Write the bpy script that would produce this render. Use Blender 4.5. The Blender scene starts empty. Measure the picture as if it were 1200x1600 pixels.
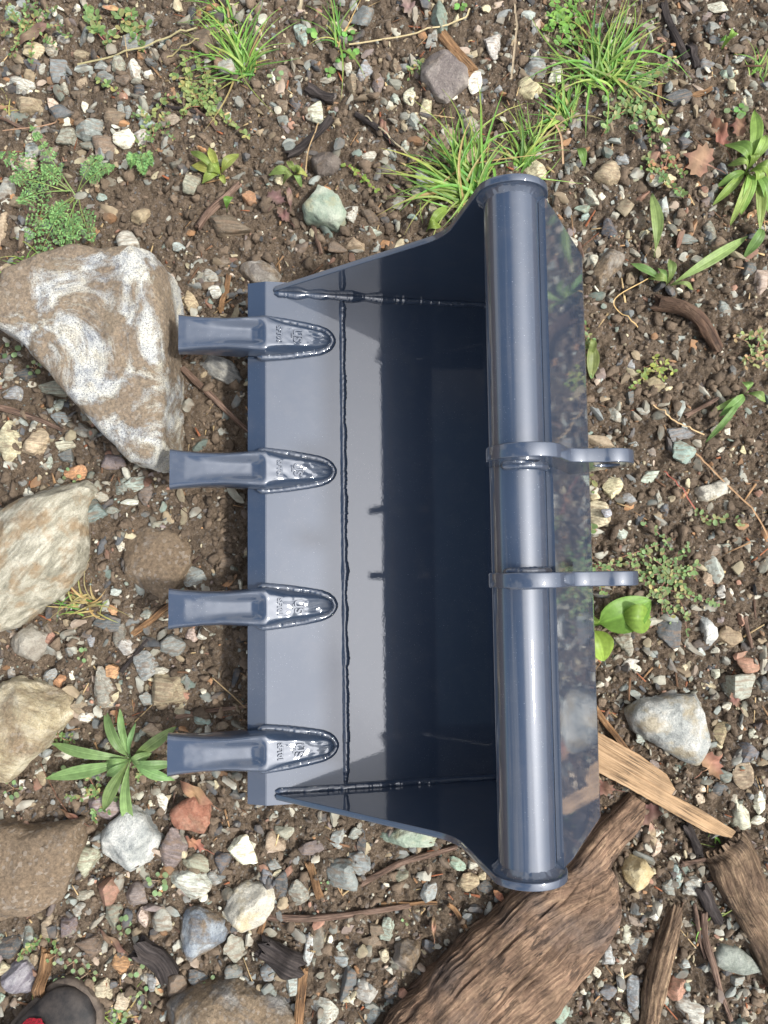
import bpy, bmesh, math, random
import numpy as np
from mathutils import Vector, Matrix
random.seed(7); rng = np.random.default_rng(7)
S = bpy.context.scene; COL = S.collection
R = math.radians

# ------------------------------------------------------------------ camera
CAM_H = 1.45; FPX = 1200.0
cam = bpy.data.cameras.new('camera'); camo = bpy.data.objects.new('camera', cam); COL.objects.link(camo)
cam.sensor_fit = 'VERTICAL'; cam.sensor_height = 24.0; cam.sensor_width = 18.0; cam.lens = 18.0
cam.clip_start = 0.02; cam.clip_end = 400
camo.location = (0, -0.0587, CAM_H); camo.rotation_euler = (R(4.2435), 0, R(-0.7234))
S.camera = camo
CAM_M = Matrix.Translation(camo.location) @ camo.rotation_euler.to_matrix().to_4x4()

# ------------------------------------------------------------------ world
SUN_EL, SUN_AZ = 55.0, -14.0          # azimuth measured from +X (image right) towards +Y (image up)
w = bpy.data.worlds.new('World'); S.world = w; w.use_nodes = True
nt = w.node_tree; nt.nodes.clear()
def N(t, typ, **kw):
    n = t.nodes.new(typ)
    for k, v in kw.items(): setattr(n, k, v)
    return n
sky = N(nt, 'ShaderNodeTexSky', sky_type='NISHITA', sun_disc=False, sun_elevation=R(SUN_EL), sun_rotation=R(90 - SUN_AZ), dust_density=2.0, air_density=1.0)
tc = N(nt, 'ShaderNodeTexCoord')
cn = N(nt, 'ShaderNodeTexNoise'); cn.inputs['Scale'].default_value = 1.3; cn.inputs['Detail'].default_value = 6; cn.inputs['Roughness'].default_value = .52
mp = N(nt, 'ShaderNodeMapping'); mp.inputs['Location'].default_value = (1.35, .2, .1); mp.inputs['Scale'].default_value = (1, 1, 1.2)
cr = N(nt, 'ShaderNodeValToRGB'); cr.color_ramp.elements[0].position = .325; cr.color_ramp.elements[1].position = .44
mixc = N(nt, 'ShaderNodeMix', data_type='RGBA'); 
# clouds are brighter the nearer they stand to the sun
dotn = N(nt, 'ShaderNodeVectorMath', operation='DOT_PRODUCT'); SDV = (math.cos(R(SUN_EL))*math.cos(R(SUN_AZ)), math.cos(R(SUN_EL))*math.sin(R(SUN_AZ)), math.sin(R(SUN_EL))); dotn.inputs[1].default_value = SDV
mx = N(nt, 'ShaderNodeMath', operation='MAXIMUM'); mx.inputs[1].default_value = 0
pw_ = N(nt, 'ShaderNodeMath', operation='POWER'); pw_.inputs[1].default_value = 7.0
ma = N(nt, 'ShaderNodeMath', operation='MULTIPLY_ADD'); ma.inputs[1].default_value = 22.0; ma.inputs[2].default_value = 6.0
tint = N(nt, 'ShaderNodeVectorMath', operation='SCALE'); tint.inputs[0].default_value = (.98, .985, 1.03)
sx = N(nt, 'ShaderNodeSeparateXYZ'); bia = N(nt, 'ShaderNodeMath', operation='MULTIPLY_ADD'); bia.inputs[1].default_value = .19
bg = N(nt, 'ShaderNodeBackground'); bg.inputs['Strength'].default_value = .1
out = N(nt, 'ShaderNodeOutputWorld'); L = nt.links.new
L(tc.outputs['Generated'], mp.inputs['Vector']); L(mp.outputs[0], cn.inputs['Vector'])
L(tc.outputs['Generated'], sx.inputs[0]); L(sx.outputs['X'], bia.inputs[0]); L(cn.outputs['Fac'], bia.inputs[2]); L(bia.outputs[0], cr.inputs[0])
L(tc.outputs['Generated'], dotn.inputs[0]); L(dotn.outputs['Value'], mx.inputs[0]); L(mx.outputs[0], pw_.inputs[0]); L(pw_.outputs[0], ma.inputs[0]); L(ma.outputs[0], tint.inputs['Scale']); L(tint.outputs[0], mixc.inputs['B'])
L(cr.outputs[0], mixc.inputs['Factor']); L(sky.outputs[0], mixc.inputs['A']); L(mixc.outputs['Result'], bg.inputs[0]); L(bg.outputs[0], out.inputs[0])
sun = bpy.data.lights.new('sun', 'SUN'); sun.energy = 2.6; sun.angle = R(4.5); sun.color = (1, .97, .92)
suno = bpy.data.objects.new('sun', sun); COL.objects.link(suno); suno.location = (1, 1, 3)
sd = Vector((math.cos(R(SUN_EL))*math.cos(R(SUN_AZ)), math.cos(R(SUN_EL))*math.sin(R(SUN_AZ)), math.sin(R(SUN_EL))))
suno.rotation_euler = (-sd).to_track_quat('-Z', 'Y').to_euler()
vs = S.view_settings; vs.view_transform = 'Standard'; vs.look = 'None'; vs.exposure = 0.58; vs.gamma = 1; vs.use_curve_mapping = False

# ------------------------------------------------------------------ helpers
def lin(c):
    c = c/255.0
    return c/12.92 if c <= .04045 else ((c+.055)/1.055)**2.4
def C(r, g, b): return (lin(r), lin(g), lin(b), 1.0)
def at(px, py, z=0.0):
    """a spot of the place: where the line of sight through a photo pixel meets height z"""
    d = CAM_M.to_3x3() @ Vector(((px-600)/FPX, (800-py)/FPX, -1)); o = CAM_M.translation
    t = (z-o.z)/d.z
    return o + d*t
MPP = CAM_H/FPX
def mesh(name, V, F, smooth=True, sharp=None):
    m = bpy.data.meshes.new(name); m.from_pydata([tuple(v) for v in V], [], [tuple(f) for f in F])
    if smooth: m.polygons.foreach_set('use_smooth', [True]*len(m.polygons))
    if sharp: m.set_sharp_from_angle(angle=R(sharp))
    m.update(); return m
def obj(name, m, mat=None, parent=None, **props):
    o = bpy.data.objects.new(name, m); COL.objects.link(o)
    if mat and m is not None and not m.materials: m.materials.append(mat)
    if parent: o.parent = parent
    for k, v in props.items(): o[k] = v
    return o
def empty(name, loc, **props):
    o = bpy.data.objects.new(name, None); COL.objects.link(o); o.location = loc; o.empty_display_size = .03
    for k, v in props.items(): o[k] = v
    return o
def fastmesh(name, V, F, col=None, smooth=True):
    """numpy verts (n,3) and equal-sized faces (m,k)"""
    m = bpy.data.meshes.new(name); k = F.shape[1]
    m.vertices.add(len(V)); m.vertices.foreach_set('co', V.astype(np.float32).ravel())
    m.loops.add(F.size); m.loops.foreach_set('vertex_index', F.astype(np.int32).ravel())
    m.polygons.add(len(F)); m.polygons.foreach_set('loop_start', np.arange(0, F.size, k, dtype=np.int32))
    m.polygons.foreach_set('loop_total', np.full(len(F), k, dtype=np.int32))
    if smooth: m.polygons.foreach_set('use_smooth', np.ones(len(F), dtype=bool))
    if col is not None:
        a = m.color_attributes.new('Col', 'FLOAT_COLOR', 'POINT'); a.data.foreach_set('color', col.astype(np.float32).ravel())
    m.update(calc_edges=True); m.validate(); return m
def ico(sub):
    bm = bmesh.new(); bmesh.ops.create_icosphere(bm, subdivisions=sub, radius=1)
    V = np.array([v.co[:] for v in bm.verts]); F = np.array([[v.index for v in f.verts] for f in bm.faces]); bm.free(); return V, F
ICO = {k: ico(k) for k in (1, 2, 3, 4, 5, 6)}
def wav(P, r, n=6, f0=3., f1=9.):
    """cheap smooth solid noise: a sum of sine waves in random directions"""
    o = np.zeros(len(P))
    for i in range(n):
        f = f0*(f1/f0)**(i/max(1, n-1)); d = r.normal(size=3); d /= np.linalg.norm(d)
        d2 = r.normal(size=3); d2 /= np.linalg.norm(d2)
        o += np.sin(P@d*f + r.uniform(0, 6.3) + 1.3*np.sin(P@d2*f*.8 + r.uniform(0, 6.3)))*(f0/f)**.9
    return o

# ------------------------------------------------------------------ materials
def newmat(name):
    m = bpy.data.materials.new(name); m.use_nodes = True; t = m.node_tree; t.nodes.clear()
    o = N(t, 'ShaderNodeOutputMaterial'); b = N(t, 'ShaderNodeBsdfPrincipled'); t.links.new(b.outputs[0], o.inputs[0])
    return m, t, b, o
def noise(t, vec, scale, detail=4, rough=.55, dist=0):
    n = N(t, 'ShaderNodeTexNoise'); n.inputs['Scale'].default_value = scale; n.inputs['Detail'].default_value = detail
    n.inputs['Roughness'].default_value = rough; n.inputs['Distortion'].default_value = dist
    if vec is not None: t.links.new(vec, n.inputs['Vector'])
    return n.outputs['Fac']
def ramp(t, fac, stops):
    r = N(t, 'ShaderNodeValToRGB'); e = r.color_ramp.elements
    while len(e) < len(stops): e.new(.5)
    for i, (p, c) in enumerate(stops): e[i].position = p; e[i].color = c if hasattr(c, '__len__') else (c, c, c, 1)
    t.links.new(fac, r.inputs[0]); return r.outputs[0]
def mix(t, fac, a, b, mode='MIX'):
    n = N(t, 'ShaderNodeMix', data_type='RGBA', blend_type=mode)
    for s, v in (('Factor', fac), ('A', a), ('B', b)):
        i = n.inputs[s]
        if hasattr(v, 'is_output'): t.links.new(v, i)
        else: i.default_value = v
    return n.outputs['Result']
def math_(t, op, a, b=0.0):
    n = N(t, 'ShaderNodeMath', operation=op)
    for i, v in enumerate((a, b)):
        if hasattr(v, 'is_output'): t.links.new(v, n.inputs[i])
        else: n.inputs[i].default_value = v
    return n.outputs[0]
def bump(t, b, h, strength, dist, prev=None):
    n = N(t, 'ShaderNodeBump'); n.inputs['Strength'].default_value = strength; n.inputs['Distance'].default_value = dist
    t.links.new(h, n.inputs['Height'])
    if prev: t.links.new(prev, n.inputs['Normal'])
    if b: t.links.new(n.outputs[0], b.inputs['Normal'])
    return n.outputs[0]
def posn(t): return N(t, 'ShaderNodeNewGeometry').outputs['Position']

def m_paint():
    m, t, b, o = newmat('slate_blue_gloss_paint'); p = posn(t)
    n1 = noise(t, p, 9, 3)
    base = mix(t, n1, (.032, .049, .082, 1), (.039, .058, .095, 1))
    dn = noise(t, p, 700, 1); dn2 = noise(t, p, 14, 2)
    dust = math_(t, 'MULTIPLY', ramp(t, dn, [(.735, 0), (.76, 1)]), ramp(t, dn2, [(.4, 0), (.6, 1)]))
    base = mix(t, math_(t, 'MULTIPLY', dust, .5), base, C(190, 195, 205))
    film = math_(t, 'MULTIPLY', ramp(t, noise(t, p, 26, 5, .65), [(.48, 0), (.75, 1)]), .055)
    base = mix(t, film, base, C(150, 140, 130))
    t.links.new(base, b.inputs['Base Color'])
    b.inputs['Roughness'].default_value = .4; b.inputs['Specular IOR Level'].default_value = .25
    b.inputs['Coat Weight'].default_value = 1; b.inputs['Coat IOR'].default_value = 2.0
    t.links.new(math_(t, 'ADD', math_(t, 'MULTIPLY', n1, .03), .006), b.inputs['Coat Roughness'])
    h = math_(t, 'ADD', math_(t, 'MULTIPLY', noise(t, p, 330, 2), .5), noise(t, p, 60, 2))
    n = bump(t, None, h, .06, .0009)
    t.links.new(n, b.inputs['Coat Normal']); t.links.new(n, b.inputs['Normal'])
    return m
def m_soil():
    m, t, b, o = newmat('damp_brown_soil'); p = posn(t)
    a = noise(t, p, 5, 5, .6); c = noise(t, p, 60, 6, .7); d = noise(t, p, 420, 4, .7)
    base = ramp(t, c, [(.25, C(66, 56, 46)), (.5, C(114, 99, 83)), (.75, C(152, 136, 116))])
    base = mix(t, .55, base, ramp(t, d, [(.3, C(48, 41, 34)), (.55, C(117, 102, 86)), (.72, C(174, 159, 138))]))
    base = mix(t, ramp(t, a, [(.4, 0), (.65, 1)]), base, mix(t, .6, base, (1.25, 1.2, 1.15, 1), 'MULTIPLY'))
    vor = N(t, 'ShaderNodeTexVoronoi'); vor.inputs['Scale'].default_value = 260; t.links.new(p, vor.inputs['Vector'])
    grit = ramp(t, vor.outputs['Color'], [(.80, 0), (.83, 1)])
    base = mix(t, math_(t, 'MULTIPLY', grit, .55), base, mix(t, noise(t, p, 90, 1), C(150, 140, 128), C(125, 120, 118)))
    t.links.new(base, b.inputs['Base Color']); b.inputs['Roughness'].default_value = .93; b.inputs['Specular IOR Level'].default_value = .25
    n = bump(t, None, c, 1.0, .010); bump(t, b, d, 1.0, .0035, n)
    return m
def m_attr(name, dirt=.35, rough=.8, bscale=500, bd=.0006, var=.5):
    """colour carried by every small piece, with grain and dust"""
    m, t, b, o = newmat(name); p = posn(t)
    a = N(t, 'ShaderNodeVertexColor', layer_name='Col').outputs['Color']
    n1 = noise(t, p, 160, 5, .65); n2 = noise(t, p, 40, 3)
    base = mix(t, var, a, ramp(t, n1, [(.3, .35), (.5, .95), (.7, 1.45)]), 'MULTIPLY')
    base = mix(t, math_(t, 'MULTIPLY', ramp(t, n2, [(.42, 0), (.62, 1)]), dirt), base, C(114, 98, 82))
    t.links.new(base, b.inputs['Base Color']); b.inputs['Roughness'].default_value = rough; b.inputs['Specular IOR Level'].default_value = .35
    bump(t, b, noise(t, p, bscale, 4, .7), .8, bd)
    return m
def m_stone():
    """single stones: each one's own colour, with grain, streaks on some and dust on top"""
    m, t, b, o = newmat('field_stone'); p = posn(t); oi = N(t, 'ShaderNodeObjectInfo'); oc = N(t, 'ShaderNodeTexCoord').outputs['Object']
    n1 = noise(t, p, 130, 6, .68); n2 = noise(t, p, 34, 4, .6); n3 = noise(t, p, 700, 3, .7)
    base = mix(t, .75, oi.outputs['Color'], ramp(t, n1, [(.28, .45), (.5, 1.0), (.72, 1.5)]), 'MULTIPLY')
    # streaks of layered rock on about half of the stones
    sm = N(t, 'ShaderNodeMapping'); sm.inputs['Scale'].default_value = (.7, 5.5, 2.5); t.links.new(oc, sm.inputs['Vector'])
    add = N(t, 'ShaderNodeVectorMath', operation='ADD'); t.links.new(sm.outputs[0], add.inputs[0])
    cmb = N(t, 'ShaderNodeCombineXYZ'); t.links.new(math_(t, 'MULTIPLY', oi.outputs['Random'], 50), cmb.inputs[0]); t.links.new(cmb.outputs[0], add.inputs[1])
    st = noise(t, add.outputs[0], 1.6, 5, .6, .6)
    sf = math_(t, 'MULTIPLY', math_(t, 'GREATER_THAN', oi.outputs['Random'], .45), .65)
    base = mix(t, sf, base, mix(t, 1, base, ramp(t, st, [(.35, .55), (.52, 1.05), (.66, 1.7)]), 'MULTIPLY'))
    base = mix(t, math_(t, 'MULTIPLY', ramp(t, n3, [(.62, 0), (.68, 1)]), .35), base, C(215, 212, 205))
    base = mix(t, math_(t, 'MULTIPLY', ramp(t, n3, [(.32, 1), (.38, 0)]), .4), base, C(45, 44, 46))
    nd = noise(t, add.outputs[0], .9, 5, .65)
    dirt = ramp(t, nd, [(.49, 0), (.60, 1)])
    base = mix(t, math_(t, 'MULTIPLY', dirt, .62), base, mix(t, n2, C(98, 79, 62), C(144, 121, 98)))
    t.links.new(base, b.inputs['Base Color']); b.inputs['Roughness'].default_value = .72; b.inputs['Specular IOR Level'].default_value = .4
    n = bump(t, None, n1, .65, .0022); bump(t, b, n3, .6, .0006, n)
    return m
def m_rock(name, ca, cb, cc, dirtc=((98, 82, 63), (148, 128, 102)), streak=(1, 1, 1), rotz=0, scale=18, speck=.5, dirt=(.5, .56), dsc=7, rust=None, seed=0.):
    """a big boulder with its own mineral colours and mud stuck on it"""
    m, t, b, o = newmat(name); p = posn(t)
    mp = N(t, 'ShaderNodeMapping'); mp.inputs['Rotation'].default_value = (0, 0, R(rotz)); mp.inputs['Location'].default_value = (seed, seed*.7, 0)
    rot = mp.outputs[0]; t.links.new(p, mp.inputs['Vector'])
    m2 = N(t, 'ShaderNodeMapping'); m2.inputs['Scale'].default_value = streak; t.links.new(rot, m2.inputs['Vector'])
    s = noise(t, m2.outputs[0], scale, 7, .66, .5)
    base = ramp(t, s, [(.30, C(*ca)), (.48, C(*cb)), (.64, C(*cc))])
    sp = noise(t, p, 430, 4, .75); sp2 = noise(t, p, 190, 4, .7)
    base = mix(t, math_(t, 'MULTIPLY', ramp(t, sp, [(.50, 0), (.60, 1)]), speck), base, C(58, 66, 78))
    base = mix(t, math_(t, 'MULTIPLY', ramp(t, sp2, [(.56, 0), (.66, 1)]), speck*.7), base, C(226, 222, 208))
    if rust: base = mix(t, math_(t, 'MULTIPLY', ramp(t, noise(t, rot, 24, 4), [(.5, 0), (.62, 1)]), .6), base, C(*rust))
    dn = noise(t, rot, dsc, 9, .68, .9)
    df = ramp(t, dn, [(dirt[0]-.015, 0), (dirt[1]+.02, 1)])
    dcol = mix(t, ramp(t, noise(t, p, 150, 6, .75), [(.3, 0), (.7, 1)]), C(*(v*.82 for v in dirtc[0])), C(*(v*1.08 for v in dirtc[1])))
    vo = N(t, 'ShaderNodeTexVoronoi'); vo.inputs['Scale'].default_value = 170; t.links.new(p, vo.inputs['Vector'])
    dcol = mix(t, math_(t, 'MULTIPLY', ramp(t, vo.outputs['Color'], [(.78, 0), (.82, 1)]), .5), dcol, mix(t, noise(t, p, 70, 1), C(190, 178, 160), C(120, 112, 106)))
    base = mix(t, math_(t, 'MULTIPLY', df, .9), base, dcol)
    t.links.new(base, b.inputs['Base Color']); b.inputs['Roughness'].default_value = .82; b.inputs['Specular IOR Level'].default_value = .3
    n = bump(t, None, s, .7, .012); n = bump(t, None, df, .7, .005, n); n = bump(t, None, noise(t, p, 55, 6, .7), .8, .007, n); n = bump(t, None, sp2, .8, .003, n); bump(t, b, sp, .8, .0014, n)
    return m
def m_wood(name, cs, us=9, vs_=120, bd=.003, mud=0.0, rough=.8, iso=0.0):
    """wood grain runs along the piece (u in metres along it, v round it)"""
    m, t, b, o = newmat(name); uv = N(t, 'ShaderNodeUVMap', uv_map='UVMap').outputs[0]; p = posn(t)
    mp = N(t, 'ShaderNodeMapping'); mp.inputs['Scale'].default_value = (us, vs_, 1); t.links.new(uv, mp.inputs['Vector'])
    f = noise(t, mp.outputs[0], 1.0, 8, .62, .35); l = noise(t, p, 14, 5, .6); fine = noise(t, mp.outputs[0], 4, 5, .7)
    base = ramp(t, f, [(.28, C(*cs[0])), (.46, C(*cs[1])), (.60, C(*cs[2])), (.78, C(*cs[3]))])
    base = mix(t, .6, base, ramp(t, l, [(.34, .45), (.55, 1.0), (.72, 1.4)]), 'MULTIPLY')
    base = mix(t, .32, base, ramp(t, fine, [(.32, .4), (.5, 1.0), (.7, 1.4)]), 'MULTIPLY')
    if iso:
        i1 = noise(t, p, 48, 8, .68, .5); i2 = noise(t, p, 9, 5, .6)
        base = mix(t, iso, base, ramp(t, i1, [(.3, .35), (.5, 1.0), (.68, 1.55)]), 'MULTIPLY')
        base = mix(t, math_(t, 'MULTIPLY', ramp(t, i2, [(.5, 0), (.66, 1)]), .6), base, mix(t, i1, C(62, 56, 54), C(122, 112, 106)))
    mc = N(t, 'ShaderNodeMapping'); mc.inputs['Scale'].default_value = (us*.45, vs_*.28, 1); t.links.new(uv, mc.inputs['Vector'])
    ck = noise(t, mc.outputs[0], 1.0, 6, .6, .6); crack = ramp(t, ck, [(.455, 0), (.485, 1), (.50, 1), (.53, 0)])
    base = mix(t, math_(t, 'MULTIPLY', math_(t, 'MULTIPLY', crack, ramp(t, noise(t, p, 18, 3), [(.42, 0), (.6, 1)])), .75), base, C(38, 31, 28))
    if mud: base = mix(t, math_(t, 'MULTIPLY', ramp(t, noise(t, p, 22, 6, .65), [(.45, 0), (.6, 1)]), mud), base, mix(t, noise(t, p, 150, 3), C(78, 60, 47), C(122, 99, 80)))
    t.links.new(base, b.inputs['Base Color']); b.inputs['Roughness'].default_value = rough; b.inputs['Specular IOR Level'].default_value = .3
    n = bump(t, None, f, .9, bd); n = bump(t, None, math_(t, 'SUBTRACT', 1.0, crack), .9, bd*.8, n); n = bump(t, None, fine, .8, bd*.45, n)
    if iso: n = bump(t, None, i1, .9, .009, n)
    t.links.new(n, b.inputs['Normal'])
    return m
def m_leaf(name, trans=.35, rough=.45, spec=.4, obcol=False):
    m, t, b, o = newmat(name); p = posn(t)
    if obcol: a = N(t, 'ShaderNodeObjectInfo').outputs['Color']
    else: a = N(t, 'ShaderNodeVertexColor', layer_name='Col').outputs['Color']
    base = mix(t, .5, a, ramp(t, noise(t, p, 90, 4), [(.3, .6), (.5, 1), (.7, 1.35)]), 'MULTIPLY')
    base = mix(t, math_(t, 'MULTIPLY', ramp(t, noise(t, p, 260, 3), [(.66, 0), (.72, 1)]), .3), base, C(120, 100, 80))
    t.links.new(base, b.inputs['Base Color']); b.inputs['Roughness'].default_value = rough; b.inputs['Specular IOR Level'].default_value = spec
    bump(t, b, noise(t, p, 200, 3), .4, .001)
    tr = N(t, 'ShaderNodeBsdfTranslucent'); t.links.new(base, tr.inputs[0]); ms = N(t, 'ShaderNodeMixShader'); ms.inputs[0].default_value = trans
    t.links.new(b.outputs[0], ms.inputs[1]); t.links.new(tr.outputs[0], ms.inputs[2]); t.links.new(ms.outputs[0], o.inputs[0])
    return m
def m_plain(name, c1, c2, sc=60, rough=.7, bd=.0008, spec=.35):
    m, t, b, o = newmat(name); p = posn(t); n = noise(t, p, sc, 6, .65)
    t.links.new(ramp(t, n, [(.35, C(*c1)), (.65, C(*c2))]), b.inputs['Base Color']); b.inputs['Roughness'].default_value = rough
    b.inputs['Specular IOR Level'].default_value = spec
    bump(t, b, noise(t, p, sc*6, 4, .7), .6, bd); return m
PAINT = m_paint(); SOIL = m_soil(); STONE = m_stone(); LEAF = m_leaf('green_leaf'); DRYLEAF = m_leaf('dry_leaf', .12, .7, .3)
GRAVEL = m_attr('loose_gravel', .6); CLOD = m_attr('soil_crumbs', .3, .95, 300, .004, .6); LITTER = m_attr('wood_bits', .15, .8)

# ------------------------------------------------------------------ ground: one sheet, dense where the photo looks, coarse to the horizon
def spectral(n, m, cell, lo, hi, beta, seed):
    r = np.random.default_rng(seed); f = np.fft.rfft2(r.normal(size=(n, m)))
    fy = np.fft.fftfreq(n, cell)[:, None]; fx = np.fft.rfftfreq(m, cell)[None, :]; k = np.sqrt(fx*fx+fy*fy); k[0, 0] = 1e9
    a = np.where((k > 1/hi) & (k < 1/lo), k**(-beta), 0); g = np.fft.irfft2(f*a, s=(n, m)); return g/g.std()
GX0, GX1, GY0, GY1 = -1.0, 1.0, -1.12, 1.12; CELL = .0036
nx = int((GX1-GX0)/CELL)+1; ny = int((GY1-GY0)/CELL)+1
low = spectral(ny, nx, CELL, .12, .9, 1.2, 1)*.0055
mid = spectral(ny, nx, CELL, .02, .12, 1.0, 2)
cru = spectral(ny, nx, CELL, .0085, .03, .5, 3)
H = low + mid*.0034 + np.abs(cru)*.0042 - .005
gxs = np.linspace(GX0, GX1, nx); gys = np.linspace(GY0, GY1, ny)
# hollow under the heel of the bucket so that it sits in the ground, not above it
XX, YY = np.meshgrid(gxs, gys)
under = np.clip(1-np.maximum(np.abs(XX-.10)/.24, np.abs(YY)/.50), 0, 1); under = np.clip(under*6, 0, 1)
H = H*(1-.75*under) - .004*under
def gh(x, y):
    i = np.clip((np.asarray(x)-GX0)/CELL, 0, nx-1).astype(int); j = np.clip((np.asarray(y)-GY0)/CELL, 0, ny-1).astype(int)
    return H[j, i]
def lowh(x, y):
    i = int(np.clip((x-GX0)/CELL, 0, nx-1)); j = int(np.clip((y-GY0)/CELL, 0, ny-1)); return float(low[j, i])-.003
ext = np.array([.006, .02, .05, .1, .2, .4, .8, 1.6, 3.2, 6.5, 13, 26, 50])
ax = np.concatenate([GX0-ext[::-1], gxs, GX1+ext]); ay = np.concatenate([GY0-ext[::-1], gys, GY1+ext]); ne = len(ext)
HH = np.zeros((len(ay), len(ax))); HH[ne:-ne, ne:-ne] = H
HH[:ne, :] = HH[ne, :][None, :]*np.linspace(0, 1, ne)[:, None]; HH[-ne:, :] = HH[-ne-1, :][None, :]*np.linspace(1, 0, ne)[:, None]
HH[:, :ne] = HH[:, ne][:, None]*np.linspace(0, 1, ne)[None, :]; HH[:, -ne:] = HH[:, -ne-1][:, None]*np.linspace(1, 0, ne)[None, :]
AX, AY = np.meshgrid(ax, ay); V = np.stack([AX.ravel(), AY.ravel(), HH.ravel()], 1)
idx = np.arange(len(V)).reshape(len(ay), len(ax))
F = np.stack([idx[:-1, :-1].ravel(), idx[:-1, 1:].ravel(), idx[1:, 1:].ravel(), idx[1:, :-1].ravel()], 1)
obj('ground', fastmesh('ground', V, F), SOIL, kind='structure')

# ------------------------------------------------------------------ the bucket
SL = R(10.5); CS, SN = math.cos(SL), math.sin(SL)
def floor_z(x): return .0785 - (x+.074)*math.tan(SL)      # top of the floor plate
AXX, AXZ, TR = .1775, .442, .0365                            # torque tube
bucket = empty('excavator_bucket', (.05, 0, 0), label='glossy slate-blue steel excavator bucket lying on its back, four teeth pointing left', category='bucket')
BO = Vector(bucket.location)
def bpart(name, V, F, parent=None, smooth=True, sharp=35, **kw):
    P = [tuple(Vector(v)-BO) for v in V]; m = mesh(name, P, F, smooth, sharp)
    return obj(name, m, PAINT, parent or bucket, **kw)
def smooth_poly(pts, rad, n=5):
    """round the inner corners of an open polyline"""
    o = [Vector(pts[0])]
    for i in range(1, len(pts)-1):
        a, b, c = Vector(pts[i-1]), Vector(pts[i]), Vector(pts[i+1]); r = min(rad[i] if hasattr(rad, '__len__') else rad, (a-b).length*.45, (c-b).length*.45)
        p, q = b+(a-b).normalized()*r, b+(c-b).normalized()*r
        for k in range(n+1): s = k/n; o.append(p*(1-s)**2 + b*2*s*(1-s) + q*s*s)
    o.append(Vector(pts[-1])); return o
def sheet_profile(inner, thick):
    """closed outline of a plate whose upper/inner side is the given polyline"""
    n = len(inner); outl = []
    for i in range(n):
        a = inner[max(0, i-1)]; c = inner[min(n-1, i+1)]; d = (c-a).normalized(); outl.append(inner[i]+Vector((d.y, -d.x))*thick)
    return list(inner)+outl[::-1]
def extrude_xz(outline, y0, y1, nseg=1):
    V = []; n = len(outline)
    for k in range(nseg+1):
        y = y0+(y1-y0)*k/nseg; V += [(p[0], y, p[1]) for p in outline]
    F = []
    for k in range(nseg):
        for i in range(n): j = (i+1) % n; F.append((k*n+i, (k+1)*n+i, (k+1)*n+j, k*n+j))
    return V, F
def strip_sheet(inner, thick, y0, y1):
    prof = sheet_profile(inner, thick); V, F = extrude_xz(prof, y0, y1); n = len(inner); m = len(prof)
    for k in (0, 1):
        for i in range(n-1):
            f = (k*m+i, k*m+i+1, k*m+m-2-i, k*m+m-1-i); F.append(f if k == 0 else f[::-1])
    return V, F
def curve_plate(name, loops, y0, y1, bev=.0012, parent=None, **kw):
    """flat plate in the x-z plane with rounded rims and real holes"""
    cu = bpy.data.curves.new(name, 'CURVE'); cu.dimensions = '2D'; cu.fill_mode = 'BOTH'; cu.extrude = (y1-y0)/2-bev; cu.bevel_depth = bev; cu.bevel_resolution = 2; cu.offset = -bev
    for lp in loops:
        sp = cu.splines.new('POLY'); sp.points.add(len(lp)-1); sp.use_cyclic_u = True
        for p, q in zip(sp.points, lp): p.co = (q[0], q[1], 0, 1)
    o = bpy.data.objects.new('tmp', cu); COL.objects.link(o); dg = bpy.context.evaluated_depsgraph_get()
    m = bpy.data.meshes.new_from_object(o.evaluated_get(dg)); bpy.data.objects.remove(o)
    m.transform(Matrix.Translation((0, (y0+y1)/2, 0)) @ Matrix.Rotation(R(90), 4, 'X')); m.transform(Matrix.Translation(-BO))
    m.polygons.foreach_set('use_smooth', [True]*len(m.polygons)); m.set_sharp_from_angle(angle=R(40)); m.materials.clear(); m.name = name
    return obj(name, m, PAINT, parent or bucket, **kw)
# shell: floor, heel and back up to the tube
fx = lambda x: (x, floor_z(x)-.0015)
inner = smooth_poly([fx(-.073), fx(.208), (.252, .046), (.294, .104), (.3235, .232), (.2150, .4445)], [0, .04, .04, .05, .02, 0], 9)
V_, F_ = strip_sheet([Vector(p) for p in inner], .009, -.4395, .4395)
bpart('shell', V_, F_, sharp=30)
# cutting edge: thick plate, bevelled front, wider than the sides
ce = [(-.2405, floor_z(-.207)-.010), (-.2065, floor_z(-.207)+.0005), (-.074, floor_z(-.074)+.0022), (-.074, floor_z(-.074)-.016), (-.225, floor_z(-.225)-.0175), (-.2405, floor_z(-.207)-.0125)]
V_, F_ = extrude_xz(ce, -.46, .46, 1); n = len(ce); F_ += [tuple(range(n)), tuple(range(2*n-1, n-1, -1))]
bm = bmesh.new(); vv = [bm.verts.new(Vector(v)-BO) for v in V_]; [bm.faces.new([vv[i] for i in f]) for f in F_]
bmesh.ops.recalc_face_normals(bm, faces=bm.faces); bmesh.ops.bevel(bm, geom=bm.edges[:], offset=.0009, segments=2, affect='EDGES', clamp_overlap=True)
m = bpy.data.meshes.new('cutting_edge'); bm.to_mesh(m); bm.free(); m.polygons.foreach_set('use_smooth', [True]*len(m.polygons)); m.set_sharp_from_angle(angle=R(9))
obj('cutting_edge', m, PAINT, bucket)
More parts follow.
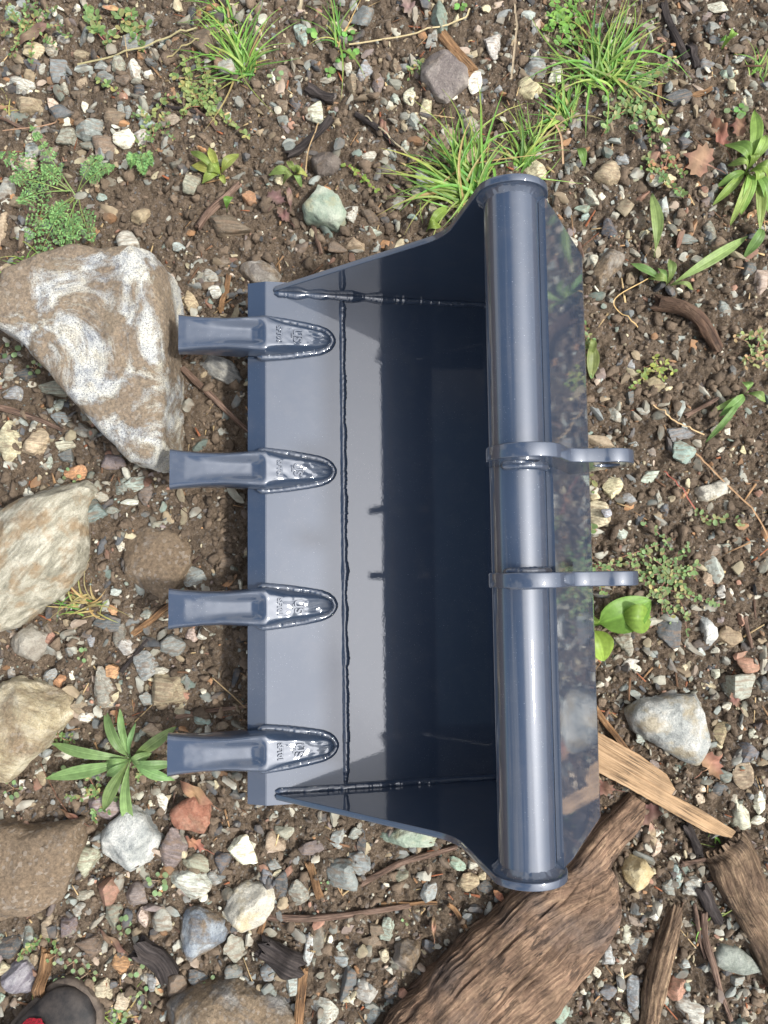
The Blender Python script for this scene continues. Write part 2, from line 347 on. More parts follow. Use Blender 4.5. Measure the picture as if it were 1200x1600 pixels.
# side plates with round end discs
def fillet(s, seed):
    rr = np.random.default_rng(seed); n = 120; m = 8; nz = np.convolve(rr.normal(size=n), np.ones(5)/5, 'same'); V = []; F = []
    for i in range(n):
        a = 2*math.pi*i/n
        for j in range(m):
            t = j/(m-1); r = TR-.0005+(.0115+.0012*nz[i])*t; y = .4405-(.0085+.0012*nz[(i*3) % n])*(1-t)**1.6-.0002; V.append((AXX+r*math.cos(a), s*y, AXZ+r*math.sin(a)))
    for i in range(n):
        for j in range(m-1): k = (i+1) % n; q = (i*m+j, i*m+j+1, k*m+j+1, k*m+j); F.append(q if s > 0 else q[::-1])
    return V, F
def arc(cx, cz, r, a0, a1, n): return [(cx+r*math.cos(R(a0+(a1-a0)*i/n)), cz+r*math.sin(R(a0+(a1-a0)*i/n))) for i in range(n+1)]
DR = .0505
side = [(-.189, floor_z(-.189)+.007)] + [tuple(p) for p in smooth_poly([(-.189, floor_z(-.189)+.007), (.093, .3185), (.1345, .423)], [0, .03, 0], 6)][1:-1] + arc(AXX, AXZ, DR, 152, -18, 36) + \
       [(.2475, .392), (.3255, .236), (.3215, .195), (.297, .100), (.254, .042), (.208, floor_z(.208)-.002), (-.073, floor_z(-.073)-.001), (-.189, floor_z(-.189)+.0025)]
for s in (1, -1):
    curve_plate('side_plate', [side], min(s*.44, s*.4495), max(s*.44, s*.4495), .001)
# torque tube
def tube(p0, p1, r, n=56, m=2, cap=False):
    a, b = Vector(p0), Vector(p1); d = (b-a).normalized(); u = d.orthogonal().normalized(); v = d.cross(u); V = []; F = []
    for k in range(m):
        c = a.lerp(b, k/(m-1)); V += [c+(u*math.cos(2*math.pi*i/n)+v*math.sin(2*math.pi*i/n))*r for i in range(n)]
    for k in range(m-1):
        for i in range(n): j = (i+1) % n; F.append((k*n+i, k*n+j, (k+1)*n+j, (k+1)*n+i))
    return V, F
V_, F_ = tube((AXX, -.4405, AXZ), (AXX, .4405, AXZ), TR, 72, 3); bpart('torque_tube', V_, F_, sharp=None)
# lugs: collar over the tube and an arm with a pin eye
def lug_outline():
    o = arc(.178, .500, .0490, 205, 40, 28)
    o += [tuple(p) for p in smooth_poly([o[-1], (.234, .4965), (.252, .4905), (.272, .4925)], .02, 5)][1:-1]
    o += arc(.2915, .4585, .0340, 112, -58, 22)
    o += [tuple(p) for p in smooth_poly([o[-1], (.285, .385), (.262, .352)], .025, 4)][1:]
    o += [(.2385, .400), (.212, .420), (.19, .414), (.16, .414), (.1365, .442)]
    return o
holes = [arc(.2915, .4585, .0160, 0, 345, 23), arc(.178, .506, .0165, 0, 345, 23)]
LY = ((.0720, .0900), (-.0835, -.0650))
lugs = []
for y0, y1 in LY:
    lugs.append(curve_plate('lug', [lug_outline()]+holes, y0, y1, .0016))
# weld beads: uneven swept rope, ripples of the weld pool
def bead(pts, r, seed, ripple=.04, per=.0055, flat=1.0, ends=True, lump=.2):
    rr = np.random.default_rng(seed); P = [Vector(p) for p in pts]; Ls = [0]
    for a, b in zip(P, P[1:]): Ls.append(Ls[-1]+(b-a).length)
    n = max(4, int(Ls[-1]/.0016)); V = []; F = []; k = 14; ph = rr.uniform(0, 6); j = 0
    drift = np.convolve(rr.normal(size=n+60), np.ones(16)/16, 'same')[20:20+n+1]*1.6; fastn = np.convolve(rr.normal(size=n+20), np.ones(3)/3, 'same')[8:8+n+1]
    for i in range(n+1):
        s = Ls[-1]*i/n
        while j < len(P)-2 and Ls[j+1] < s: j += 1
        q = P[j].lerp(P[j+1], (s-Ls[j])/max(1e-9, Ls[j+1]-Ls[j])); t = (P[min(len(P)-1, j+1)]-P[j]).normalized()
        up = Vector((SN, 0, CS)); sidev = t.cross(up); sidev = sidev.normalized() if sidev.length > .2 else t.orthogonal().normalized(); nn = sidev.cross(t).normalized()
        ripple = min(ripple, .022)
        ri = r*(1+ripple*math.sin(2*math.pi*s/per+ph+drift[i]*3)+lump*drift[i]+.008*fastn[i])
        if ends: e = min(s, Ls[-1]-s)/(r*1.2); ri *= math.sqrt(max(.02, min(1, e)))
        off = sidev*r*.22*drift[i]
        V += [q+off+(sidev*math.cos(2*math.pi*a/k)+nn*math.sin(2*math.pi*a/k)*flat)*ri for a in range(k)]
    for i in range(n):
        for a in range(k): b = (a+1) % k; F.append((i*k+a, i*k+b, (i+1)*k+b, (i+1)*k+a))
    F += [tuple(range(k)), tuple(range((n+1)*k-1, n*k-1, -1))]
    return V, F
def weld(pts, r, seed, parent=None, **kw): return bpart('weld_bead', *bead(pts, r, seed, **kw), parent=parent, sharp=None)
weld([(-.071, y, floor_z(-.071)-.001) for y in np.linspace(-.434, .434, 40)], .0068, 11, per=.021, ripple=.07, lump=.28, flat=.85)
for s in (1, -1):
    weld([(x, s*.4375, floor_z(x)+.0015) for x in np.linspace(-.192, .205, 34)]+[(.25, s*.4375, .047), (.28, s*.4375, .088)], .0068, 21+s, per=.031, ripple=.02, lump=.2)
    weld([(-.186+.0*k, s*(.437+.0145*k/4), floor_z(-.186)+.002) for k in range(5)], .009, 25+s, ripple=.2)
    bpart('weld_bead', *fillet(s, 31+s), sharp=None)
for k, lg in enumerate(lugs):
    y0, y1 = LY[k]; ys = y0-.001 if k == 0 else y1+.001
    weld([(AXX+(TR+.0005)*math.cos(a), ys, AXZ+(TR+.0005)*math.sin(a)) for a in np.linspace(.25, 2.35, 30)], .0055, 41+k, parent=lg, ripple=.1)
    weld([(AXX+(TR+.0005)*math.cos(a), (y1 if k == 0 else y0), AXZ+(TR+.0005)*math.sin(a)) for a in np.linspace(.5, 2.2, 30)], .0035, 45+k, parent=lg, ripple=.1)
# teeth
U0 = -.090                                                      # rear end of a tooth on the plate
def tloc(u, v, h, yc): x = U0-u*CS+h*SN; z = floor_z(U0)+.002+u*SN+h*CS; return Vector((x, yc+v, z))
LT = .281
def tooth_mesh(yc, seed, tip=LT):
    rr = np.random.default_rng(seed); nu = 84; nv = 29; V = []; F = []
    RN = rr.normal(size=(nu+1+8, nv+8)); kk = np.array([1, 3, 4, 3, 1.])/12; RN = np.apply_along_axis(lambda q: np.convolve(q, kk, 'same'), 0, RN); RN = np.apply_along_axis(lambda q: np.convolve(q, kk, 'same'), 1, RN)[4:, 4:]*3.2
    for i in range(nu+1):
        u = tip*i/nu; a = u/.118
        wd = np.interp(u, [0, .004, .010, .020, .040, .075, .118, .150, .185, .225, .262, .281], [.004, .0105, .015, .0192, .0232, .0285, .0338, .0318, .0292, .0294, .0322, .0348])
        ht = np.interp(u, [0, .004, .010, .02, .118, .126, .15, .20, .25, .281], [.004, .009, .0115, .0135, .0345, .0348, .0325, .0262, .0195, .0155])
        bt = np.interp(u, [0, .15, .16, .20, .281], [-.003, -.003, -.020, -.022, -.008])
        gr = np.interp(u, [0, .120, .130, .142, .18, .22, .255], [0, 0, .0080, .0118, .0080, .0030, 0])
        top = []
        for k in range(nv):
            v = -1+2*k/(nv-1); av = abs(v)
            e_rear = 1-np.clip((av-.60)/.40, 0, 1)**1.5*.75; e_front = 1-np.clip((av-.80)/.20, 0, 1)**2*.42
            f = np.clip((u-.085)/.035, 0, 1); prof = e_rear*(1-f)+e_front*f
            g = gr*(1/(1+(av/(.50+.9*max(0, u-.16)))**6))
            rid = .0016*math.exp(-((av-.74)/.10)**2)*np.clip((u-.13)/.03, 0, 1)*np.clip((.26-u)/.06, 0, 1)
            rough = .00022*(RN[i, k])*(1.25-.95*f)
            top.append(tloc(u, v*wd, ht*prof-g+rid+rough, yc))
        bot = [tloc(u, v*wd*.985, bt, yc) for v in (1, .5, 0, -.5, -1)]
        V += top+bot
    n = nv+5
    for i in range(nu):
        for k in range(n): j = (k+1) % n; F.append((i*n+k, i*n+j, (i+1)*n+j, (i+1)*n+k))
    F += [tuple(range(n-1, -1, -1)), tuple(range(nu*n, nu*n+n))]
    return V, F
def text_mesh(body, size, squash, ext, extra=None):
    cu = bpy.data.curves.new('t', 'FONT'); cu.body = body; cu.size = size; cu.extrude = ext; cu.bevel_depth = .0004; cu.bevel_resolution = 1; cu.align_x = 'CENTER'; cu.align_y = 'CENTER'; cu.offset = .0004
    o = bpy.data.objects.new('t', cu); COL.objects.link(o); dg = bpy.context.evaluated_depsgraph_get(); m = bpy.data.meshes.new_from_object(o.evaluated_get(dg)); bpy.data.objects.remove(o)
    m.transform(Matrix.Diagonal((squash, 1, 1, 1))); bm = bmesh.new(); bm.from_mesh(m)
    if extra:
        for (x0, y0, x1, y1) in extra:
            r = bmesh.ops.create_cube(bm, size=1); bmesh.ops.transform(bm, matrix=Matrix.Translation(((x0+x1)/2, (y0+y1)/2, 0)) @ Matrix.Diagonal((x1-x0, y1-y0, ext*2.2, 1)), verts=r['verts'])
    bm.to_mesh(m); bm.free(); m.materials.clear(); return m
TY = [.3545, .1165, -.1215, -.3640]
words = ['uppermost in the photo, tip against the speckled boulder', 'second from the top', 'third from the top', 'lowest in the photo, over the rosette plant']
for k, yc in enumerate(TY):
    V_, F_ = tooth_mesh(yc, 50+k, .268 if k == 0 else LT); th = bpart('tooth', V_, F_, sharp=40)
    hs = (.0345-.0135)/(.118-.02); tilt = math.atan(hs)
    for body, u, size, sq, extra in (('SFT01', .0960, .0118, 1.0, None), ('US', .0640, .0205, 1.0, [(-.0045, -.0104, .0045, -.0084), (-.0012, -.0094, .0012, .0094), (-.005, .0084, .005, .0104)])):
        tm = text_mesh(body, size, sq, .0021, extra); hh = .0135+hs*(u-.02)+.0004
        ex = Vector((0, -1, 0)); d_f = (tloc(.03, 0, 0, yc)-tloc(.031, 0, hs*.001, yc)).normalized(); ez = ex.cross(d_f).normalized()
        M = Matrix((ex, d_f, ez)).transposed().to_4x4(); M.translation = tloc(u, 0, hh, yc)-BO
        tm.transform(M); tm.name = 'raised_lettering'; obj('raised_lettering', tm, PAINT, th)
    path = [tloc(u, w_, .001, yc) for u, w_ in [(.133, .0345), (.118, .0355), (.08, .0315), (.045, .0262), (.022, .0218), (.010, .017), (.002, .0105), (-.003, 0), (.002, -.0105), (.010, -.017), (.022, -.0218), (.045, -.0262), (.08, -.0315), (.118, -.0355), (.133, -.0345)]]
    sm = []
    for i in range(len(path)-1):
        for s in range(4): sm.append(path[i].lerp(path[i+1], s/4))
    sm.append(path[-1]); weld(sm, .0060, 60+k, parent=th, per=.012, ripple=.1, lump=.25)

# ------------------------------------------------------------------ rocks traced in plan
def poly_radius(poly, th):
    best = np.full(len(th), 1e-3); d = np.stack([np.cos(th), np.sin(th)], 1)
    for (x0, y0), (x1, y1) in zip(poly, poly[1:]+poly[:1]):
        ex, ey = x1-x0, y1-y0; den = d[:, 0]*ey-d[:, 1]*ex
        with np.errstate(divide='ignore', invalid='ignore'):
            t = (x0*ey-y0*ex)/den; s = (x0*d[:, 1]-y0*d[:, 0])/den
        ok = (np.abs(den) > 1e-12) & (t > 0) & (s >= -1e-6) & (s <= 1+1e-6); best = np.where(ok & (t > best), t, best)
    return best
def traced_rock(name, pix, height, mat, label, cat='rock', sink=.25, p=3.2, seed=1, sub=6, rough=.075, cuts=9, tilt=(0, 0), zref=None, group=None, zlift=0.0, color=None):
    """pix: outline in the photo; the rock is built at its own size and depth on the ground"""
    zr = height*.45 if zref is None else zref
    W = [at(x, y, zr) for x, y in pix]; cx = sum(v.x for v in W)/len(W); cy = sum(v.y for v in W)/len(W)
    rr = np.random.default_rng(seed); D, F = ICO[sub if height >= .06 else 5]; th = np.arctan2(D[:, 1], D[:, 0])
    poly = [(v.x-cx, v.y-cy) for v in W]; rad = poly_radius(poly, th)
    tt = np.abs(D[:, 2]); tt = np.clip(tt, 0, 1); sr = np.sin(np.arccos(tt)); 
    s = np.clip(sr, 0, 1)
    k = (s**p+tt**p)**(-1/p)
    P = np.stack([np.cos(th)*rad*s*k, np.sin(th)*rad*s*k, np.sign(D[:, 2])*tt*k*height*(.5 if False else 1)], 1)
    P[:, 2] = np.where(P[:, 2] < 0, P[:, 2]*.6, P[:, 2])
    scale = float(np.mean(rad))
    for i in range(cuts):
        a = rr.uniform(0, 6.283); el = rr.uniform(.25, 1.1); nrm = np.array([math.cos(a)*math.cos(el), math.sin(a)*math.cos(el), math.sin(el)])
        q = P@nrm; d = q.max()*rr.uniform(.76, .92); ex = np.maximum(0, q-d); P -= (ex*.9)[:, None]*nrm
    P[:, 2] += tilt[0]*P[:, 0]+tilt[1]*P[:, 1]
    nz = wav(P/scale, rr, 14, 3, 90)*1.4; rdir = P/np.maximum(1e-6, np.linalg.norm(P, axis=1))[:, None]
    P += rdir*(nz*rough*scale*.28)[:, None]
    z0 = lowh(cx, cy)+height*(1-sink)*0 - height*sink*.3 + zlift
    m = fastmesh(name, P, F); m.set_sharp_from_angle(angle=R(48))
    o = obj(name, m, mat, label=label, category=cat); o.location = (cx, cy, z0)
    if group: o['group'] = group
    if color: o.color = color
    return o
ROCKS = [
 ('boulder', [(-14,512),(8,492),(40,452),(90,424),(140,404),(205,404),(250,412),(278,440),(281,560),(279,640),(276,715),(255,737),(222,726),(185,690),(130,628),(60,552),(10,524)], .150, 'granite', 'large white and grey speckled boulder smeared with brown mud, left of the uppermost tooth', dict(sink=.1, p=10, rough=.07, cuts=3, zref=.035, seed=3)),
 ('boulder', [(-60,830),(-20,805),(40,770),(75,745),(112,742),(137,762),(122,800),(118,850),(116,885),(92,920),(60,950),(0,985),(-60,990)], .10, 'schist', 'greenish tan layered boulder at the left edge, level with the second tooth', dict(p=3.6, seed=5, cuts=6, zref=.06)),
 ('boulder', [(-60,1075),(10,1062),(55,1068),(98,1092),(103,1118),(84,1150),(62,1178),(35,1196),(0,1230),(-60,1238)], .085, 'cream', 'pale cream and brown boulder at the left edge above the muddy flat rock', dict(p=3.4, seed=8, zref=.05)),
 ('boulder', [(-60,1292),(0,1284),(60,1290),(125,1285),(122,1330),(105,1380),(90,1412),(50,1430),(0,1442),(-60,1445)], .06, 'mudrock', 'flat brown boulder caked in mud at the left edge above the shoe', dict(p=4, seed=9, cuts=4)),
 ('boulder', [(238,1660),(250,1590),(268,1566),(300,1550),(350,1543),(400,1556),(440,1572),(470,1610),(470,1660)], .07, 'darkschist', 'muddy brown boulder with grey patches cut off by the bottom edge', dict(p=3.2, seed=10)),
 ('rock', [(988,1120),(1010,1098),(1060,1090),(1108,1088),(1116,1120),(1117,1165),(1098,1203),(1070,1192),(1030,1172),(998,1150)], .055, 'palegrey', 'pale grey angular rock right of the bucket, above the sawn plank', dict(p=4.2, seed=11, cuts=4, zref=.04)),
 ('rock', [(468,318),(490,298),(497,280),(516,284),(536,312),(543,330),(536,357),(505,348),(478,340)], .045, 'green', 'pale green angular rock above the upper corner of the bucket', dict(p=4, seed=12, cuts=4, zref=.03)),
 ('rock', [(660,96),(675,82),(700,84),(728,100),(733,128),(718,140),(700,157),(682,150),(672,134),(659,122)], .045, 'brownrock', 'brown-grey blocky rock among the gravel above the grass tuft', dict(p=3.6, seed=13)),
 ('rock', [(146,1310),(165,1288),(198,1262),(222,1276),(248,1320),(238,1345),(212,1362),(190,1374),(160,1358),(148,1335)], .045, 'whitegrey', 'white and grey rock with a muddy hollow under the rosette leaf tips', dict(p=3.6, seed=14, zref=.03)),
 ('brick_fragment', [(261,1272),(282,1254),(302,1244),(322,1254),(328,1284),(318,1304),(300,1308),(270,1294)], .03, 'brick', 'orange-red broken piece of brick below the lowest tooth', dict(p=4.2, seed=15, cuts=3)),
 ('rock', [(335,1444),(350,1420),(356,1402),(382,1386),(420,1390),(436,1402),(424,1430),(402,1460),(378,1464),(360,1452)], .05, 'creamwhite', 'cream white rock with dark specks at the left end of the long grey stick', dict(p=3.2, seed=16, zref=.03)),
 ('rock', [(276,1440),(282,1424),(310,1420),(336,1436),(360,1462),(346,1480),(318,1496),(296,1506),(282,1480)], .045, 'bluegrey', 'blue-grey rock capped with brown mud, left of the cream white rock', dict(p=3.2, seed=17)),
 ('rock', [(192,872),(200,836),(225,824),(262,826),(298,842),(300,880),(285,905),(262,930),(252,944),(232,930),(205,914),(194,900)], .030, 'mudrock', 'flat muddy brown rock with a pale patch, left of the third tooth', dict(p=4, seed=18, cuts=4)),
 ('rock', [(304,560),(315,548),(340,552),(362,562),(376,585),(380,598),(360,597),(335,590),(318,578)], .035, 'streak', 'long streaky grey stone between the uppermost two teeth', dict(p=3, seed=19)),
 ('rock', [(589,1300),(610,1292),(650,1296),(685,1310),(678,1328),(640,1326),(605,1322),(592,1316)], .03, 'green', 'long pale green stone half under the lower side of the bucket', dict(p=3.2, seed=20)),
 ('rock', [(614,1510),(618,1488),(632,1476),(655,1480),(660,1500),(650,1518),(636,1536),(620,1532)], .04, 'mudstone', 'dark brown muddy rock with a pale edge left of the big log', dict(p=2.8, seed=21)),
 ('rock', [(971,1358),(985,1338),(1008,1342),(1020,1360),(1012,1380),(995,1394),(978,1376)], .04, 'yellow', 'cream yellow angular rock right of the big log', dict(p=3.8, seed=22, cuts=4)),
 ('rock', [(1114,1490),(1125,1474),(1150,1478),(1175,1496),(1190,1516),(1160,1522),(1130,1516),(1116,1505)], .022, 'flatgreen', 'flat smooth grey-green stone left of the right-hand log', dict(p=4, seed=23, cuts=2, rough=.02)),
 ('rock', [(921,440),(932,408),(952,386),(976,396),(976,416),(955,432),(938,448)], .03, 'mudstone', 'flat brown-grey stone beside the upper back corner of the bucket', dict(p=4, seed=24)),
 ('rock', [(7,1000),(20,982),(45,972),(66,990),(68,1012),(48,1036),(24,1030),(8,1014)], .04, 'tangrey', 'rounded tan-grey rock at the left edge below the layered boulder', dict(p=2.8, seed=25)),
 ('rock', [(1088,762),(1105,758),(1140,744),(1146,766),(1110,783),(1096,782)], .026, 'creamwhite', 'white weathered flat stone in the soil right of the upper lug', dict(p=4, seed=26)),
 ('rock', [(1093,956),(1104,962),(1128,985),(1126,1005),(1112,1015),(1104,1000)], .02, 'whitegrey', 'pointed white stone below the creeping weed right of the bucket', dict(p=4, seed=27)),
 ('rock', [(2,1516),(22,1500),(42,1500),(60,1532),(52,1550),(30,1552),(4,1545)], .03, 'purple', 'purple-grey flaky rock just above the shoe', dict(p=3.6, seed=28)),
 ('rock', [(484,236),(506,228),(528,232),(535,254),(520,270),(496,272),(486,256)], .03, 'darkmud', 'dark brown blocky rock above the pale green rock', dict(p=3.4, seed=29)),
 ('rock', [(368,408),(392,398),(425,412),(440,428),(430,440),(395,440),(375,428)], .035, 'mudstone', 'brown rock touching the top end of the cutting edge', dict(p=3.2, seed=30)),
]
KM = dict(
 granite=m_rock('speckled_granite', (148,152,158), (206,206,200), (232,226,206), scale=26, speck=.75, dirt=(.465,.515), dsc=7.5, seed=.37, dirtc=((100,84,65),(150,130,105))),
 schist=m_rock('layered_schist', (118,116,100), (172,166,146), (214,208,188), streak=(1,4.5,2), rotz=-48, scale=14, speck=.25, dirt=(.56,.68), rust=(150,118,78), seed=1.2),
 cream=m_rock('cream_stone', (140,122,92), (196,182,148), (228,218,190), streak=(1,2,1), rotz=30, scale=12, speck=.3, dirt=(.5,.62), seed=2.1),
 mudrock=m_rock('mud_caked_stone', (120,112,104), (140,132,122), (160,156,148), scale=16, speck=.2, dirt=(.36,.44), seed=3.3, dirtc=((98,82,64),(140,120,96))),
 darkschist=m_rock('dark_schist', (90,84,80), (132,128,122), (170,168,160), streak=(1,2.5,1), rotz=-30, scale=18, speck=.3, dirt=(.44,.52), seed=4.),
 palegrey=m_rock('pale_grey_stone', (120,124,120), (172,174,168), (214,212,202), scale=20, speck=.35, dirt=(.58,.72), rust=(170,152,116), seed=5.),
 green=m_rock('green_stone', (118,136,120), (158,172,152), (196,202,182), scale=18, speck=.15, dirt=(.64,.8), rust=(176,166,130), seed=6.),
 brownrock=m_rock('brown_grey_stone', (92,84,82), (134,124,118), (168,158,148), scale=20, speck=.25, dirt=(.55,.7), seed=7.),
 whitegrey=m_rock('white_grey_stone', (120,126,124), (182,184,178), (226,224,214), scale=22, speck=.35, dirt=(.58,.66), dsc=12, seed=8.),
 brick=m_rock('broken_brick', (134,92,74), (164,112,90), (184,142,118), scale=26, speck=.1, dirt=(.54,.64), dsc=14, seed=9.),
 creamwhite=m_rock('cream_white_stone', (168,162,148), (212,206,188), (234,230,216), scale=24, speck=.35, dirt=(.60,.72), rust=(186,164,112), seed=10.),
 bluegrey=m_rock('blue_grey_stone', (92,98,108), (136,144,152), (178,184,186), scale=18, speck=.35, dirt=(.46,.52), dsc=11, seed=11.3),
 mudstone=m_rock('muddy_stone', (104,98,92), (146,138,128), (186,180,168), scale=18, speck=.2, dirt=(.44,.54), dsc=10, seed=12.),
 streak=m_rock('streaky_stone', (84,86,88), (138,138,134), (190,186,174), streak=(1,4,1), rotz=25, scale=16, speck=.2, dirt=(.6,.75), seed=13.),
 yellow=m_rock('yellow_stone', (166,144,100), (196,176,132), (214,200,162), scale=18, speck=.1, dirt=(.64,.8), seed=14.),
 flatgreen=m_rock('flat_green_stone', (128,134,122), (152,158,146), (172,176,164), scale=40, speck=.3, dirt=(.7,.85), seed=15.),
 tangrey=m_rock('tan_grey_stone', (124,116,104), (154,146,132), (176,170,156), scale=22, speck=.25, dirt=(.55,.7), seed=16.),
 purple=m_rock('purple_grey_stone', (96,90,98), (136,130,136), (172,168,170), streak=(1,4,1), rotz=-40, scale=20, speck=.2, dirt=(.6,.75), seed=17.),
 darkmud=m_rock('dark_muddy_stone', (84,76,70), (104,94,86), (128,118,108), scale=22, speck=.15, dirt=(.48,.6), seed=18.))
big_xy = []
for nm, pix, hgt, mk, lab, kw in ROCKS:
    traced_rock(nm, pix, hgt, KM[mk], lab, **kw)
    big_xy.append([(at(x, y, hgt*.4).x, at(x, y, hgt*.4).y) for x, y in pix])

